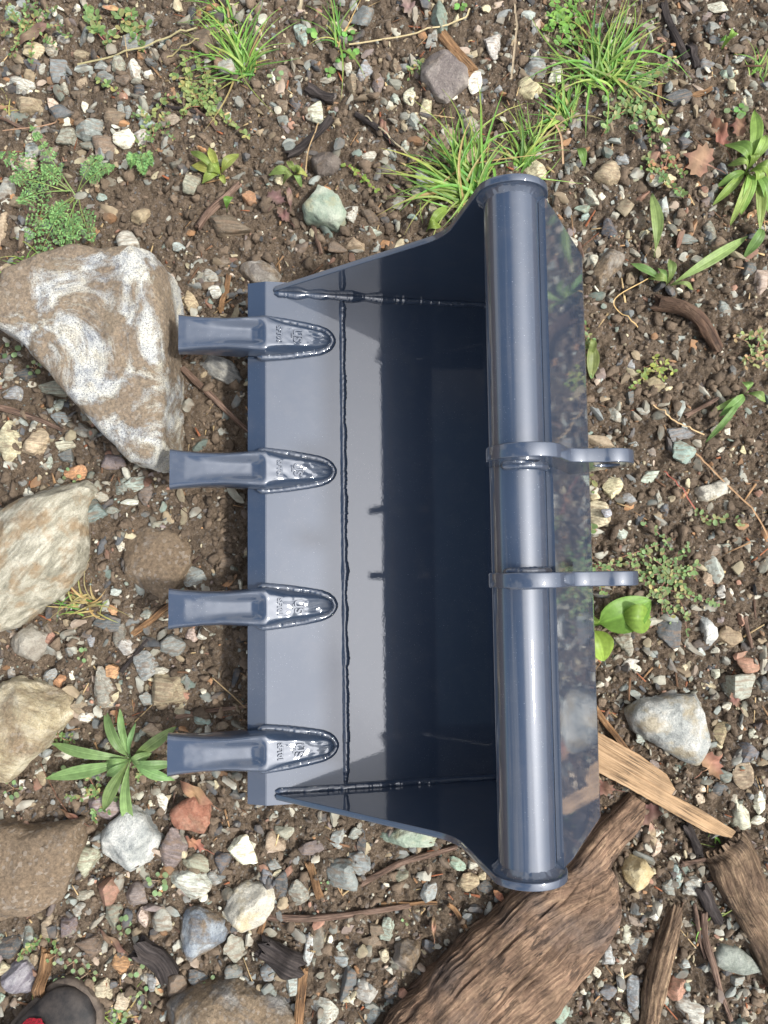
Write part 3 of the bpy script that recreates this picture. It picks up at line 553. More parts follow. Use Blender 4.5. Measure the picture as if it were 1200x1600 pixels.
# ------------------------------------------------------------------ single stones
PAL = {'b': (120,125,130,'blue-grey'), 'l': (174,172,164,'light grey'), 'g': (136,134,124,'olive grey'), 'd': (80,83,92,'dark slate'), 'n': (112,94,80,'muddy brown'), 't': (160,138,110,'tan'),
       'c': (200,184,150,'cream'), 'w': (208,202,188,'white'), 'L': (148,156,156,'pale blue-green'), 'G': (128,148,142,'teal grey'), 'p': (128,112,114,'purple-grey'), 'o': (178,122,78,'rusty orange'), 'r': (172,118,98,'red-brown'), 'k': (188,164,150,'pinkish')}
for k_, v_ in PAL.items():
    g_ = (v_[0]+v_[1]+v_[2])/3; q_ = .72; PAL[k_] = tuple((g_+(c_-g_)*q_+4)*w_ for c_, w_ in zip(v_[:3], (1.0, 1.0, .95)))+(v_[3],)
ST = """49,73,32,32,c 75,68,22,26,g 95,55,26,16,l 204,64,34,32,b 232,28,18,22,b 126,80,28,16,t 20,105,24,20,n 42,115,20,26,t 27,127,46,26,l 40,158,42,28,t 62,100,18,16,l 47,95,28,20,d 85,105,30,36,b 97,133,14,22,g 158,100,24,16,L 162,120,30,24,b 186,102,22,30,g 210,108,24,32,l 193,122,24,24,n 235,97,14,14,d 127,125,18,20,t 232,115,14,12,w 93,170,38,30,d 80,158,16,18,k 120,142,28,18,n 130,163,12,16,w 217,140,20,18,d 179,180,34,26,n 188,170,14,16,L 199,175,12,22,b 222,180,26,20,L 230,194,26,16,G 268,185,30,18,k 137,198,46,36,b 103,210,30,28,g 195,215,34,34,w 222,215,32,22,l 162,225,34,40,n 134,225,28,14,g 47,233,24,26,b 44,217,12,16,w 78,235,26,16,n 42,253,26,20,k 135,270,16,28,b 150,290,14,14,t 10,297,30,46,l 43,370,26,24,L 5,362,18,60,t 160,310,16,12,G 218,337,34,24,t 170,333,28,14,n 297,290,28,28,g 392,308,26,22,o 360,350,66,38,n 280,384,22,16,L 200,378,34,40,w 352,95,32,46,l 318,62,42,46,n 8,180,20,16,b 16,16,28,26,G
460,158,18,28,d 440,163,18,20,n 491,175,28,38,l 442,188,20,18,b 545,335,28,28,l 576,338,24,22,n 580,362,32,18,L 555,384,30,20,t 587,385,12,18,L 604,381,20,16,o 620,316,26,20,l 575,247,26,14,l 603,262,18,16,g 612,238,22,18,b 633,227,14,18,L 647,190,24,28,L 640,148,20,34,w 666,170,22,36,c 742,130,24,38,w 700,212,36,34,t 736,197,30,40,g 722,175,18,14,d 780,140,16,12,L 771,72,28,36,l 688,32,32,56,G 676,62,20,30,l 618,102,18,26,n 634,102,18,16,b 626,114,12,14,w 590,130,20,36,p 570,112,24,36,b 552,130,28,32,n 607,125,12,24,G 544,105,12,22,w 512,122,26,10,l 436,135,20,20,t 438,112,30,26,n 470,55,20,36,G 565,30,40,34,b 617,155,18,16,L 435,277,22,24,c 665,282,28,38,L 528,390,28,18,n 470,385,24,20,n
835,105,36,34,b 826,135,46,38,c 870,115,22,28,w 920,100,26,28,b 990,65,28,20,b 1115,42,22,22,L 1120,62,28,16,d 1152,77,24,18,n 1165,62,18,16,b 1153,93,20,14,L 1125,8,36,20,l 1105,100,24,18,b 1137,117,22,14,G 1148,150,14,14,n 1170,157,18,18,g 1058,157,44,22,d 1113,148,12,18,b 1060,182,14,20,w 1030,196,16,20,w 1051,203,18,16,d 1070,220,22,22,d 993,217,16,26,d 955,198,18,22,n 955,268,50,34,t 973,248,20,16,L 840,262,36,36,c 888,262,8,26,b 925,305,22,30,l 912,322,24,14,G 917,335,16,12,G 977,322,28,32,t 955,355,24,34,d 1000,343,26,30,n 1026,278,28,20,w 992,274,16,14,w 1050,276,16,14,c 1032,263,14,12,p 1038,320,20,30,L 1076,373,30,16,b 1008,365,16,14,c 1112,360,22,38,g 1130,382,30,28,n 1132,263,20,20,b 1104,315,16,14,p 893,380,24,28,l 1098,300,14,18,t
33,423,20,14,L 34,438,16,14,o 20,460,24,16,k 12,580,18,28,g 37,585,32,20,d 15,612,30,22,b 80,605,46,26,g 90,632,18,18,L 93,653,28,20,b 128,672,30,22,g 132,645,14,14,b 52,690,42,44,t 12,690,36,66,c 100,692,32,22,w 100,712,26,20,b 74,722,12,20,L 113,738,30,24,o 175,722,38,24,p 90,737,14,12,G 190,760,20,26,b 215,757,34,22,L 226,740,18,14,g 230,772,20,34,p 335,455,20,20,l 295,470,26,32,t 325,430,26,22,l 350,410,22,14,n
140,797,46,42,G 160,777,20,16,l 177,798,22,12,L 205,785,26,10,l 252,832,14,14,w 232,838,20,14,L 252,820,32,12,g 263,841,18,18,w 190,852,14,18,l 302,900,34,28,L 352,880,24,20,n 181,925,16,12,L 163,947,14,20,l 174,953,20,14,o 165,974,40,26,d 226,960,16,14,L 183,993,20,38,g 195,1012,28,28,l 137,997,20,26,b 107,1018,18,18,b 72,1003,16,26,r 67,1018,18,12,g 265,1010,42,34,L 297,995,22,24,k 316,990,18,18,w 226,1040,34,42,b 247,1048,34,12,l 174,1050,20,22,o 158,1076,32,62,g 200,1060,16,22,b 229,1093,20,20,b 258,1078,56,52,t 89,1066,18,20,o 74,1057,22,18,b 110,1056,10,14,w 14,1052,14,20,g 135,1120,24,14,w 125,1105,24,22,t 105,1127,26,16,o 235,1145,28,26,t 310,1125,30,20,G 317,1120,18,14,l 343,1137,20,12,n
160,1262,52,38,p 249,1260,18,32,w 234,1258,10,10,w 270,1330,38,58,p 376,1330,38,44,w 345,1350,26,30,d 307,1347,42,24,g 296,1380,62,40,l 335,1373,20,20,b 130,1350,38,46,g 150,1210,28,18,b 62,1216,20,22,t 38,1225,22,14,w 110,1180,14,18,l 170,1395,36,40,r 213,1397,34,34,p 125,1418,16,18,l 130,1398,32,14,g 178,1432,24,36,g 224,1432,16,28,k 252,1435,34,40,l 76,1447,26,36,t 44,1462,20,38,b 108,1446,24,26,p 16,1482,34,30,d 8,1512,24,22,c 5,1555,14,16,G 52,1500,14,20,t 365,1487,30,40,g 190,1507,28,28,o 235,1535,20,24,b 247,1530,16,16,k 160,1545,28,30,c 132,1545,22,24,o 192,1562,22,22,k 178,1537,12,12,d 155,1582,18,30,b 176,1588,16,26,g 275,1540,36,36,n 305,1530,30,28,d 365,1520,28,22,b 140,1480,38,32,n
445,1303,32,20,l 430,1316,28,30,t 486,1325,36,20,p 527,1310,22,26,L 555,1302,20,16,L 565,1316,14,36,d 560,1350,34,34,L 534,1370,48,46,b 428,1352,22,16,b 433,1366,14,10,c 417,1375,24,28,b 440,1384,20,42,d 467,1395,30,38,g 627,1373,22,16,g 670,1398,24,30,L 713,1352,30,18,G 740,1356,16,14,l 758,1390,22,18,d 755,1373,12,12,c 733,1383,30,28,t 496,1473,22,46,g 483,1485,18,46,L 514,1474,10,16,w 533,1483,14,14,L 605,1455,20,32,L 590,1458,24,18,n 600,1497,14,18,c 670,1485,20,18,d 530,1505,26,16,b 420,1517,24,26,b 456,1532,18,42,L 425,1550,14,16,L 570,1550,38,30,l 545,1540,20,50,d 510,1582,32,34,l 612,1550,18,30,d 580,1590,24,22,b 580,1475,30,16,n
1003,1153,16,20,L 1128,1147,22,34,t 1176,1147,12,16,w 1170,1180,32,36,d 1163,1212,32,38,t 1128,1212,28,18,b 1125,1233,26,20,d 1095,1233,14,12,c 1095,1248,16,18,k 1160,1277,30,46,l 1190,1255,18,36,w 1188,1283,24,14,w 1023,1200,16,22,p 1027,1325,16,26,k 1054,1342,16,16,w 944,1373,12,20,w 1055,1367,18,34,G 1080,1382,26,28,l 1040,1382,16,22,L 942,1446,16,24,g 976,1457,18,26,l 1018,1428,14,14,l 948,1490,20,28,L 1003,1463,14,22,L 990,1475,14,22,b 932,1518,12,16,w 970,1530,10,32,w 990,1553,22,46,b 950,1550,22,18,b 1060,1548,34,32,r 1070,1508,16,16,L 1078,1585,36,40,l 875,1580,34,42,G 1150,1530,20,14,b 1187,1555,20,20,l 1165,1575,16,26,t 975,1590,14,20,l
926,410,18,24,l 1131,482,20,28,L 1192,441,22,40,k 1172,420,20,22,d 1160,523,12,10,w 982,570,16,14,L 1022,600,30,26,t 1042,610,18,12,c 960,650,22,24,l 974,659,12,14,b 1003,643,20,12,l 983,623,12,20,d 1064,680,44,26,b 1067,707,34,34,G 933,690,50,20,t 988,696,16,12,L 1015,707,14,14,p 1015,745,32,18,L 957,762,28,32,c 981,779,28,18,L 938,803,38,38,c 971,834,26,18,L 1028,780,12,26,l 1038,797,14,20,d 1136,673,10,14,w 1164,702,12,12,c 1178,800,10,16,L 929,776,14,12,c 979,857,20,12,g 1117,861,24,20,n 1136,855,18,12,L 1120,890,26,40,L 1105,905,14,24,t 1128,925,14,20,l 1143,926,10,14,w 1048,985,34,54,d 1147,995,36,32,t 1100,1018,14,14,L 1175,1040,36,28,r 977,1008,24,36,g 1035,1005,14,14,t 1160,1075,42,40,g 1195,1070,18,24,d 1073,1045,12,12,c 988,1036,26,12,l 1140,1105,14,12,w 1125,1055,14,14,l"""
BASE = []
for k in range(26):
    r_ = np.random.default_rng(200+k); D, F = ICO[4]; nP = r_.integers(8, 15); nm = r_.normal(size=(nP, 3)); nm[:, 2] *= .8; nm /= np.linalg.norm(nm, axis=1)[:, None]
    d = r_.uniform(.55, 1.0, nP); pw = r_.choice([10, 18, 30, 44]); q = np.maximum(D@nm.T/d, 0); rr = (np.sum(q**pw, 1)+1e-9)**(-1/pw); rr = np.minimum(rr, 1.35)
    P = D*rr[:, None]; P += D*(wav(P, r_, 8, 3, 20)*.03)[:, None]
    lo, hi = P.min(0), P.max(0); P = (P-(lo+hi)/2)/((hi-lo)/2)
    m = fastmesh('stone', P, F); m.set_sharp_from_angle(angle=R(42)); BASE.append(m)
LAND = [(140,560,'the speckled boulder'), (60,860,'the layered boulder'), (40,1140,'the cream boulder'), (60,1360,'the muddy flat boulder'), (70,1580,'the shoe'), (360,1600,'the bottom-edge boulder'), (200,1190,'the long-leaved rosette'),
        (105,310,'the feathery plant'), (375,90,'the tall grass tuft'), (325,255,'the lobed-leaf weed'), (505,318,'the pale green rock'), (695,118,'the brown-grey blocky rock'), (745,270,'the grass at the bucket corner'), (955,110,'the right-hand grass tuft'),
        (1100,255,'the maple leaf'), (1170,290,'the right-edge rosette'), (1050,430,'the bent plantain'), (1075,505,'the muddy root'), (980,715,'the upper lug'), (985,905,'the lower lug'), (1040,890,'the creeping weed'), (1050,1145,'the pale angular rock'),
        (1040,1230,'the sawn plank'), (830,1440,'the big log'), (1030,1500,'the narrow log'), (1150,1390,'the right-hand log'), (525,1425,'the long grey stick'), (245,870,'the flat muddy rock'), (295,1275,'the brick fragment'), (195,1320,'the white-grey rock'),
        (380,1420,'the cream white rock'), (340,1175,'the lowest tooth'), (330,955,'the third tooth'), (330,735,'the second tooth'), (690,1330,"the bucket's lower side"), (560,100,'the clover'), (50,40,'the corner weed'), (440,315,'the torn brown leaf'), (940,345,"the bucket's upper back corner"), (500,480,'the uppermost tooth')]
def direction(dx, dy):
    a = math.degrees(math.atan2(-dy, dx)) % 360
    return ['right of', 'above and right of', 'above', 'above and left of', 'left of', 'below and left of', 'below', 'below and right of'][int((a+22.5)//45) % 8]
stones = []
for tok in ST.split():
    x, y, ww, hh, c = tok.split(','); stones.append((float(x), float(y), float(ww), float(hh), c))
for x, y, ww, hh, c in stones: pass
stone_xy = []; lab = {}
info = []
for i, (x, y, ww, hh, c) in enumerate(stones):
    r_ = random.Random(i*17+5); size = max(ww, hh)
    adj = 'small' if size < 17 else ('' if size < 32 else 'large'); shape = 'long' if max(ww, hh)/min(ww, hh) > 1.75 else ''
    j = min(range(len(LAND)), key=lambda k: (LAND[k][0]-x)**2+(LAND[k][1]-y)**2); dd = math.hypot(LAND[j][0]-x, LAND[j][1]-y)
    base = ' '.join(q for q in (adj, shape, PAL[c][3], 'stone' if size >= 17 else 'pebble', direction(x-LAND[j][0], y-LAND[j][1]), LAND[j][2]) if q)
    info.append((base, dd)); lab.setdefault(base, []).append((dd, i))
ORD = ['nearest to it', 'second nearest to it', 'third nearest to it', 'fourth nearest to it', 'fifth nearest to it', 'sixth nearest to it']
for i, (x, y, ww, hh, c) in enumerate(stones):
    r_ = random.Random(i*17+5); ww *= 1.1; hh *= 1.1
    zc = min(ww, hh)*MPP*.22
    p = at(x, y, zc)
    o = obj('stone', BASE[r_.randrange(len(BASE))], STONE); a, b_ = ww*MPP/2, hh*MPP/2; hz = min(a, b_)*r_.uniform(.62, .9)
    o.scale = (a, b_, hz); o.rotation_euler = (R(r_.uniform(-9, 9)), R(r_.uniform(-9, 9)), R(r_.choice([0, 180])+r_.uniform(-14, 14)))
    o.location = (p.x, p.y, lowh(p.x, p.y)+hz*r_.uniform(.02, .32)+.002)
    if (x, y) == (938., 803.): top_z = o.location.z+hz
    col = PAL[c]; f = r_.uniform(.86, 1.12); o.color = tuple(min(1, v) for v in (lin(col[0]*f), lin(col[1]*f*r_.uniform(.98, 1.02)), lin(col[2]*f*r_.uniform(.96, 1.03)), 1))
    lst = sorted(lab[info[i][0]]); L_ = info[i][0]
    if len(lst) > 1: L_ += ', ' + ORD[min(5, [k for _, k in lst].index(i))]
    o['label'] = L_; o['category'] = 'stone'; o['group'] = 'stones lying in the soil'; stone_xy.append((p.x, p.y, max(a, b_)))
p = at(951, 801, .04); o = obj('stone', BASE[4], STONE); o.scale = (.0105, .009, .008); o.location = (p.x, p.y, top_z+.004); o.color = C(158, 160, 164); o['label'] = 'small grey stone resting on top of a cream stone by the upper lug'; o['category'] = 'stone'; o['group'] = 'stones lying in the soil'

# ------------------------------------------------------------------ uncountable gravel, crumbs and litter
def inside(poly, x, y):
    c = False
    for (x0, y0), (x1, y1) in zip(poly, poly[1:]+poly[:1]):
        if (y0 > y) != (y1 > y) and x < (x1-x0)*(y-y0)/(y1-y0)+x0: c = not c
    return c
def w2px(x, y):
    q = CAM_M.inverted() @ Vector((x, y, 0)); return 600+FPX*q.x/-q.z, 800-FPX*q.y/-q.z
SOILY = [(270,330,150,70,.75), (1040,560,190,180,.62), (1040,820,170,200,.45), (520,330,190,120,.5), (330,640,70,120,.75), (1090,300,160,130,.3), (620,1400,160,70,.45), (330,850,60,90,.6), (600,60,150,60,.35), (350,1030,60,60,.4)]
def soily(x, y):
    px, py = w2px(x, y); v = 0
    for cx, cy, rx, ry, s in SOILY: v = max(v, s*max(0, 1.35-math.hypot((px-cx)/rx, (py-cy)/ry)))
    return min(v, .85)
def scatter(n, seed, smin, smax, power, sub, x0=-.95, x1=1.25, y0=-1.1, y1=1.1, soilpref=0, sinkr=(.1, .5), flat=(.5, .95), cols=None, nb=18, el=1.5, bumpy=.05):
    r_ = np.random.default_rng(seed); D, F = ICO[sub]; bases = []
    for k in range(nb):
        nP = r_.integers(6, 11); nm = r_.normal(size=(nP, 3)); nm /= np.linalg.norm(nm, axis=1)[:, None]; d = r_.uniform(.5, 1, nP); q = np.maximum(D@nm.T/d, 0); rr = np.minimum((np.sum(q**24, 1)+1e-9)**(-1/24), 1.35)
        bases.append(D*(rr*(1+bumpy*wav(D, r_, 6, 3, 14)))[:, None])
    VV = []; CC = []; cnt = 0
    while cnt < n:
        x, y = r_.uniform(x0, x1), r_.uniform(y0, y1)
        if -.2 < x < .30 and abs(y) < .42: continue
        sv = soily(x, y)
        if soilpref >= 0 and r_.uniform() < sv: continue
        if soilpref < 0 and r_.uniform() > .45+.55*sv: continue
        s = smin+(smax-smin)*r_.uniform()**power
        B = bases[r_.integers(nb)]; a = r_.uniform(0, 6.283); e = r_.uniform(1, el); sc = np.array([s*e, s/e**.5, s*r_.uniform(*flat)])
        P = B*sc; t1 = r_.normal()*.35; c_, s_ = math.cos(t1), math.sin(t1); P = np.stack([P[:, 0], P[:, 1]*c_-P[:, 2]*s_, P[:, 1]*s_+P[:, 2]*c_], 1)
        c_, s_ = math.cos(a), math.sin(a); P = np.stack([P[:, 0]*c_-P[:, 1]*s_+x, P[:, 0]*s_+P[:, 1]*c_+y, P[:, 2]+float(gh(x, y))+s*r_.uniform(*sinkr)], 1)
        VV.append(P); CC.append(np.tile(cols(r_), (len(P), 1))); cnt += 1
    nvv = len(D); FF = (F[None]+(np.arange(n)*nvv)[:, None, None]).reshape(-1, 3)
    return np.concatenate(VV), FF, np.concatenate(CC)
keys = list('bblllLLgggdddnttccwwGpork'); 
def gcol(r_):
    c = PAL[keys[r_.integers(len(keys))]]; f = r_.uniform(.72, 1.12); return np.array([lin(c[0]*f), lin(c[1]*f), lin(c[2]*f), 1])
def ccol(r_):
    f = r_.uniform(.75, 1.2); return np.array([lin(113*f), lin(98*f), lin(82*f), 1])
GRM = fastmesh('gravel', *scatter(11000, 5, .0032, .0115, 2.1, 2, cols=gcol, el=1.9, sinkr=(-.15, .35))); GRM.set_sharp_from_angle(angle=R(28))
obj('gravel', GRM, GRAVEL, kind='stuff', label='loose mixed grey, tan and white gravel over the soil', category='gravel')
obj('grit', fastmesh('grit', *scatter(16000, 6, .0016, .0045, 1.6, 1, cols=gcol), smooth=False), GRAVEL, kind='stuff', label='fine grit and tiny stone chips over the soil', category='grit')
obj('soil_clods', fastmesh('soil_clods', *scatter(8500, 8, 0.0024, .0105, 2.6, 2, cols=ccol, bumpy=.2, soilpref=-1, flat=(.7, 1.0), sinkr=(-.1, .4))), CLOD, kind='stuff', label='brown crumbly clods of soil', category='soil')
# thin straw, twig and bark bits
def litter(n, seed):
    r_ = np.random.default_rng(seed); VV = []; CC = []; FFs = []; cnt = 0
    q = np.array([[-1,-1,-1],[1,-1,-1],[1,1,-1],[-1,1,-1],[-1,-1,1],[1,-1,1],[1,1,1],[-1,1,1]], float); f = np.array([[0,3,2,1],[4,5,6,7],[0,1,5,4],[1,2,6,5],[2,3,7,6],[3,0,4,7]])
    while cnt < n:
        x, y = r_.uniform(-.9, 1.1), r_.uniform(-1.05, 1.05)
        if -.2 < x < .30 and abs(y) < .42: continue
        ln = .004+.022*r_.uniform()**2.2; wd = r_.uniform(.0004, .0018); P = q*np.array([ln, wd, wd*.5]); P[1::2, 1] += wd*.6; a = r_.uniform(0, 6.283); t = r_.normal()*.15
        P = np.stack([P[:, 0], P[:, 1], P[:, 2]+P[:, 0]*t], 1); P = np.stack([P[:, 0]*math.cos(a)-P[:, 1]*math.sin(a)+x, P[:, 0]*math.sin(a)+P[:, 1]*math.cos(a)+y, P[:, 2]+float(gh(x, y))+.004], 1)
        c = [(150,118,84), (108,80,58), (190,164,120), (74,56,46), (140,86,58)][r_.integers(5)]; fz = r_.uniform(.8, 1.15)
        VV.append(P); CC.append(np.tile([lin(c[0]*fz), lin(c[1]*fz), lin(c[2]*fz), 1], (8, 1))); FFs.append(f+cnt*8); cnt += 1
    return np.concatenate(VV), np.concatenate(FFs), np.concatenate(CC)
obj('plant_litter', fastmesh('plant_litter', *litter(1300, 12), smooth=False), LITTER, kind='stuff', label='scattered bits of straw, bark and twig', category='litter')

# ------------------------------------------------------------------ wood: logs, plank, sticks
def catmull(P, n):
    P = [P[0]*2-P[1]]+list(P)+[P[-1]*2-P[-2]]; o = []; m = len(P)-3
    for i in range(n+1):
        t = m*i/n; k = min(int(t), m-1); s = t-k; a, b, c, d = P[k:k+4]
        o.append(.5*((2*b)+(c-a)*s+(2*a-5*b+4*c-d)*s*s+(3*b-a-3*c+d)*s**3))
    return o
def loft(name, stations, mat, label, cat, seed=1, pexp=2.4, ns=60, nr=28, rough=.06, fibre=.05, parent=None, group=None, jag=.0, cracks=0):
    """stations: (centre x, y, z, half width, half height); closed, uneven, with grain-wise relief"""
    A = [np.array(s, float) for s in stations]; Q = catmull(A, ns); rr = np.random.default_rng(seed); V = []; UV = []; ln = 0
    fib = np.convolve(rr.normal(size=nr*3), np.ones(2)/2, 'same')
    jg = rr.uniform(-1, 1, nr); CR = [(rr.uniform(0, 6.283), rr.normal()*1.2, rr.uniform(.03, .10), rr.uniform(0, 1), rr.uniform(.08, .35), rr.uniform(.012, .04)) for _ in range(cracks)]
    for i, q in enumerate(Q):
        d = Q[min(i+1, ns)][:2]-Q[max(i-1, 0)][:2]; d = d/max(1e-9, np.linalg.norm(d)); nvec = np.array([-d[1], d[0]])
        if i: ln += np.linalg.norm(Q[i][:3]-Q[i-1][:3])
        for k in range(nr):
            a = 2*math.pi*k/nr; c, s = math.cos(a), math.sin(a); rad = (abs(c)**pexp+abs(s)**pexp)**(-1/pexp)
            f = 1+fibre*(math.sin(a*7+ln*9+seed)+.8*math.sin(a*11-ln*14)+.9*fib[k]) + rough*(math.sin(ln*38+a*2+seed)+.7*math.sin(ln*71-a*3+1.7*seed)+.5*math.sin(ln*140+a*5))
            for (ca, cd, cdep, cm, cl, cw) in CR:
                tt_ = (i/ns-cm)/cl
                if abs(tt_) < 1: da = (a-ca-cd*(i/ns-cm)+math.pi) % 6.2832-math.pi; f -= cdep*math.exp(-(da/cw)**2)*(1-tt_*tt_)
            e = jag*jg[k] if i in (0, ns) else 0
            V.append((q[0]+nvec[0]*c*rad*q[3]*f+d[0]*e, q[1]+nvec[1]*c*rad*q[3]*f+d[1]*e, q[2]+s*rad*q[4]*f)); UV.append((ln, (a/6.283)*2*math.pi*max(q[3], .004)))
    F = []
    for i in range(ns):
        for k in range(nr): j = (k+1) % nr; F.append((i*nr+k, i*nr+j, (i+1)*nr+j, (i+1)*nr+k))
    c0 = len(V); V.append(tuple(np.mean(V[:nr], 0))); V.append(tuple(np.mean(V[ns*nr:ns*nr+nr], 0))); UV += [(0, 0), (ln, 0)]
    for k in range(nr): j = (k+1) % nr; F += [(c0, j, k), (c0+1, ns*nr+k, ns*nr+j)]
    o0 = np.array(Q[ns//2][:3]); m = mesh(name, np.array(V)-o0, F, True, 50); uvl = m.uv_layers.new(name='UVMap')
    for l in m.loops: uvl.data[l.index].uv = UV[l.vertex_index]
    o = obj(name, m, mat, label=label, category=cat); o.location = o0
    if group: o['group'] = group
    return o
LOGM = m_wood('weathered_log', [(90,72,60), (130,104,84), (160,132,106), (192,164,132)], 16, 190, .0022, mud=.35, iso=.7)
LOGM2 = m_wood('rotten_log', [(84,68,56), (134,110,88), (172,146,116), (206,180,146)], 22, 300, .004, mud=.5, iso=.6)
PLANKM = m_wood('sawn_wood', [(132,104,76), (166,136,102), (182,152,118), (194,168,136)], 6, 420, .0006)
TWIGM = m_wood('twig_bark', [(72,56,48), (112,90,76), (142,118,102), (168,146,128)], 16, 300, .001)
DARKM = m_wood('charred_wood', [(36,32,32), (58,52,50), (82,74,70), (110,98,90)], 12, 260, .0015)
BARKM = m_wood('split_wood', [(92,66,46), (140,106,74), (172,136,98), (200,166,124)], 12, 260, .0015)
ROOTM = m_wood('muddy_root', [(64,48,38), (92,70,56), (112,88,70), (130,106,88)], 9, 90, .003, mud=.7)
def edge_log(name, lr, mat, label, cat='log', hfac=.55, zc=.0, **kw):
    st = []
    for (lx, ly), (rx, ry), hh in lr:
        a, b = at(lx, ly, hh*.4), at(rx, ry, hh*.4); c = (a+b)/2; st.append((c.x, c.y, hh*.1+zc, (a-b).length/2, hh*.9))
    return loft(name, st, mat, label, cat, **kw)
edge_log('log', [((520,1700),(700,1760),.06), ((575,1648),(760,1700),.062), ((632,1590),(812,1636),.066), ((690,1526),(866,1574),.07), ((750,1462),(912,1522),.07), ((800,1414),(950,1474),.068), ((842,1380),(970,1432),.062), ((876,1350),(964,1394),.055), ((902,1324),(954,1354),.048), ((930,1292),(976,1318),.04), ((962,1262),(1002,1288),.03), ((985,1238),(1008,1256),.016)],
         LOGM, 'thick weathered grey-brown log under the lower end of the bucket', seed=3, ns=200, nr=150, rough=.02, fibre=.010, pexp=3.4, cracks=46)
edge_log('log', [((985,1640),(1040,1650),.03), ((1000,1590),(1030,1600),.03), ((1010,1520),(1046,1530),.034), ((1030,1450),(1062,1455),.034), ((1044,1406),(1066,1412),.026)], LOGM2, 'narrow splintered log piece right of the thick log', seed=5, ns=80, nr=60, rough=.03, fibre=.03, jag=.008, cracks=18)
edge_log('log', [((1095,1322),(1165,1318),.03), ((1105,1345),(1180,1330),.045), ((1130,1400),(1204,1385),.05), ((1165,1460),(1240,1445),.05), ((1190,1512),(1270,1500),.05), ((1230,1580),(1310,1560),.05)], LOGM2, 'muddy broken log slanting off the right edge', seed=7, ns=100, nr=80, rough=.03, fibre=.02, cracks=26, jag=.012)
def plank(pix, z0, th, label):
    W = [at(x, y, z0+th) for x, y in pix]; c = sum(W, Vector())/len(W); bm = bmesh.new(); rr = random.Random(4); P = []
    for a, b in zip(W, W[1:]+W[:1]):
        n = max(1, int((b-a).length/.006))
        for k in range(n): P.append(a.lerp(b, k/n)+Vector((rr.uniform(-1, 1), rr.uniform(-1, 1), 0))*.0004)
    f = bm.faces.new([bm.verts.new((p.x-c.x, p.y-c.y, th)) for p in P])
    if f.normal.z < 0: f.normal_flip()
    r = bmesh.ops.extrude_face_region(bm, geom=[f]); bmesh.ops.translate(bm, verts=[v for v in r['geom'] if isinstance(v, bmesh.types.BMVert)], vec=(0, 0, -th))
    bmesh.ops.recalc_face_normals(bm, faces=bm.faces); es = [e for e in bm.edges if abs(e.verts[0].co.z-e.verts[1].co.z) < 1e-6]; bmesh.ops.bevel(bm, geom=es, offset=.0012, segments=2, affect='EDGES')
    ax_ = Vector((.86, -.51, 0)); ay_ = Vector((.51, .86, 0)); m = bpy.data.meshes.new('plank'); uvl = bm.loops.layers.uv.new('UVMap')
    for fc in bm.faces:
        for l in fc.loops: l[uvl].uv = (l.vert.co.dot(ax_), l.vert.co.dot(ay_)+l.vert.co.z)
    bm.to_mesh(m); bm.free(); o = obj('plank', m, PLANKM, label=label, category='plank'); o.location = (c.x, c.y, z0); o.rotation_euler = (R(1.5), R(2.5), 0)
plank([(905,1125),(933,1143),(1000,1180),(1042,1210),(1056,1234),(1050,1243),(1100,1268),(1154,1302),(1146,1312),(1105,1302),(1040,1265),(985,1233),(930,1204),(900,1190)], 0.028, .012, 'pale sawn wooden plank with a stepped end beside the bucket')
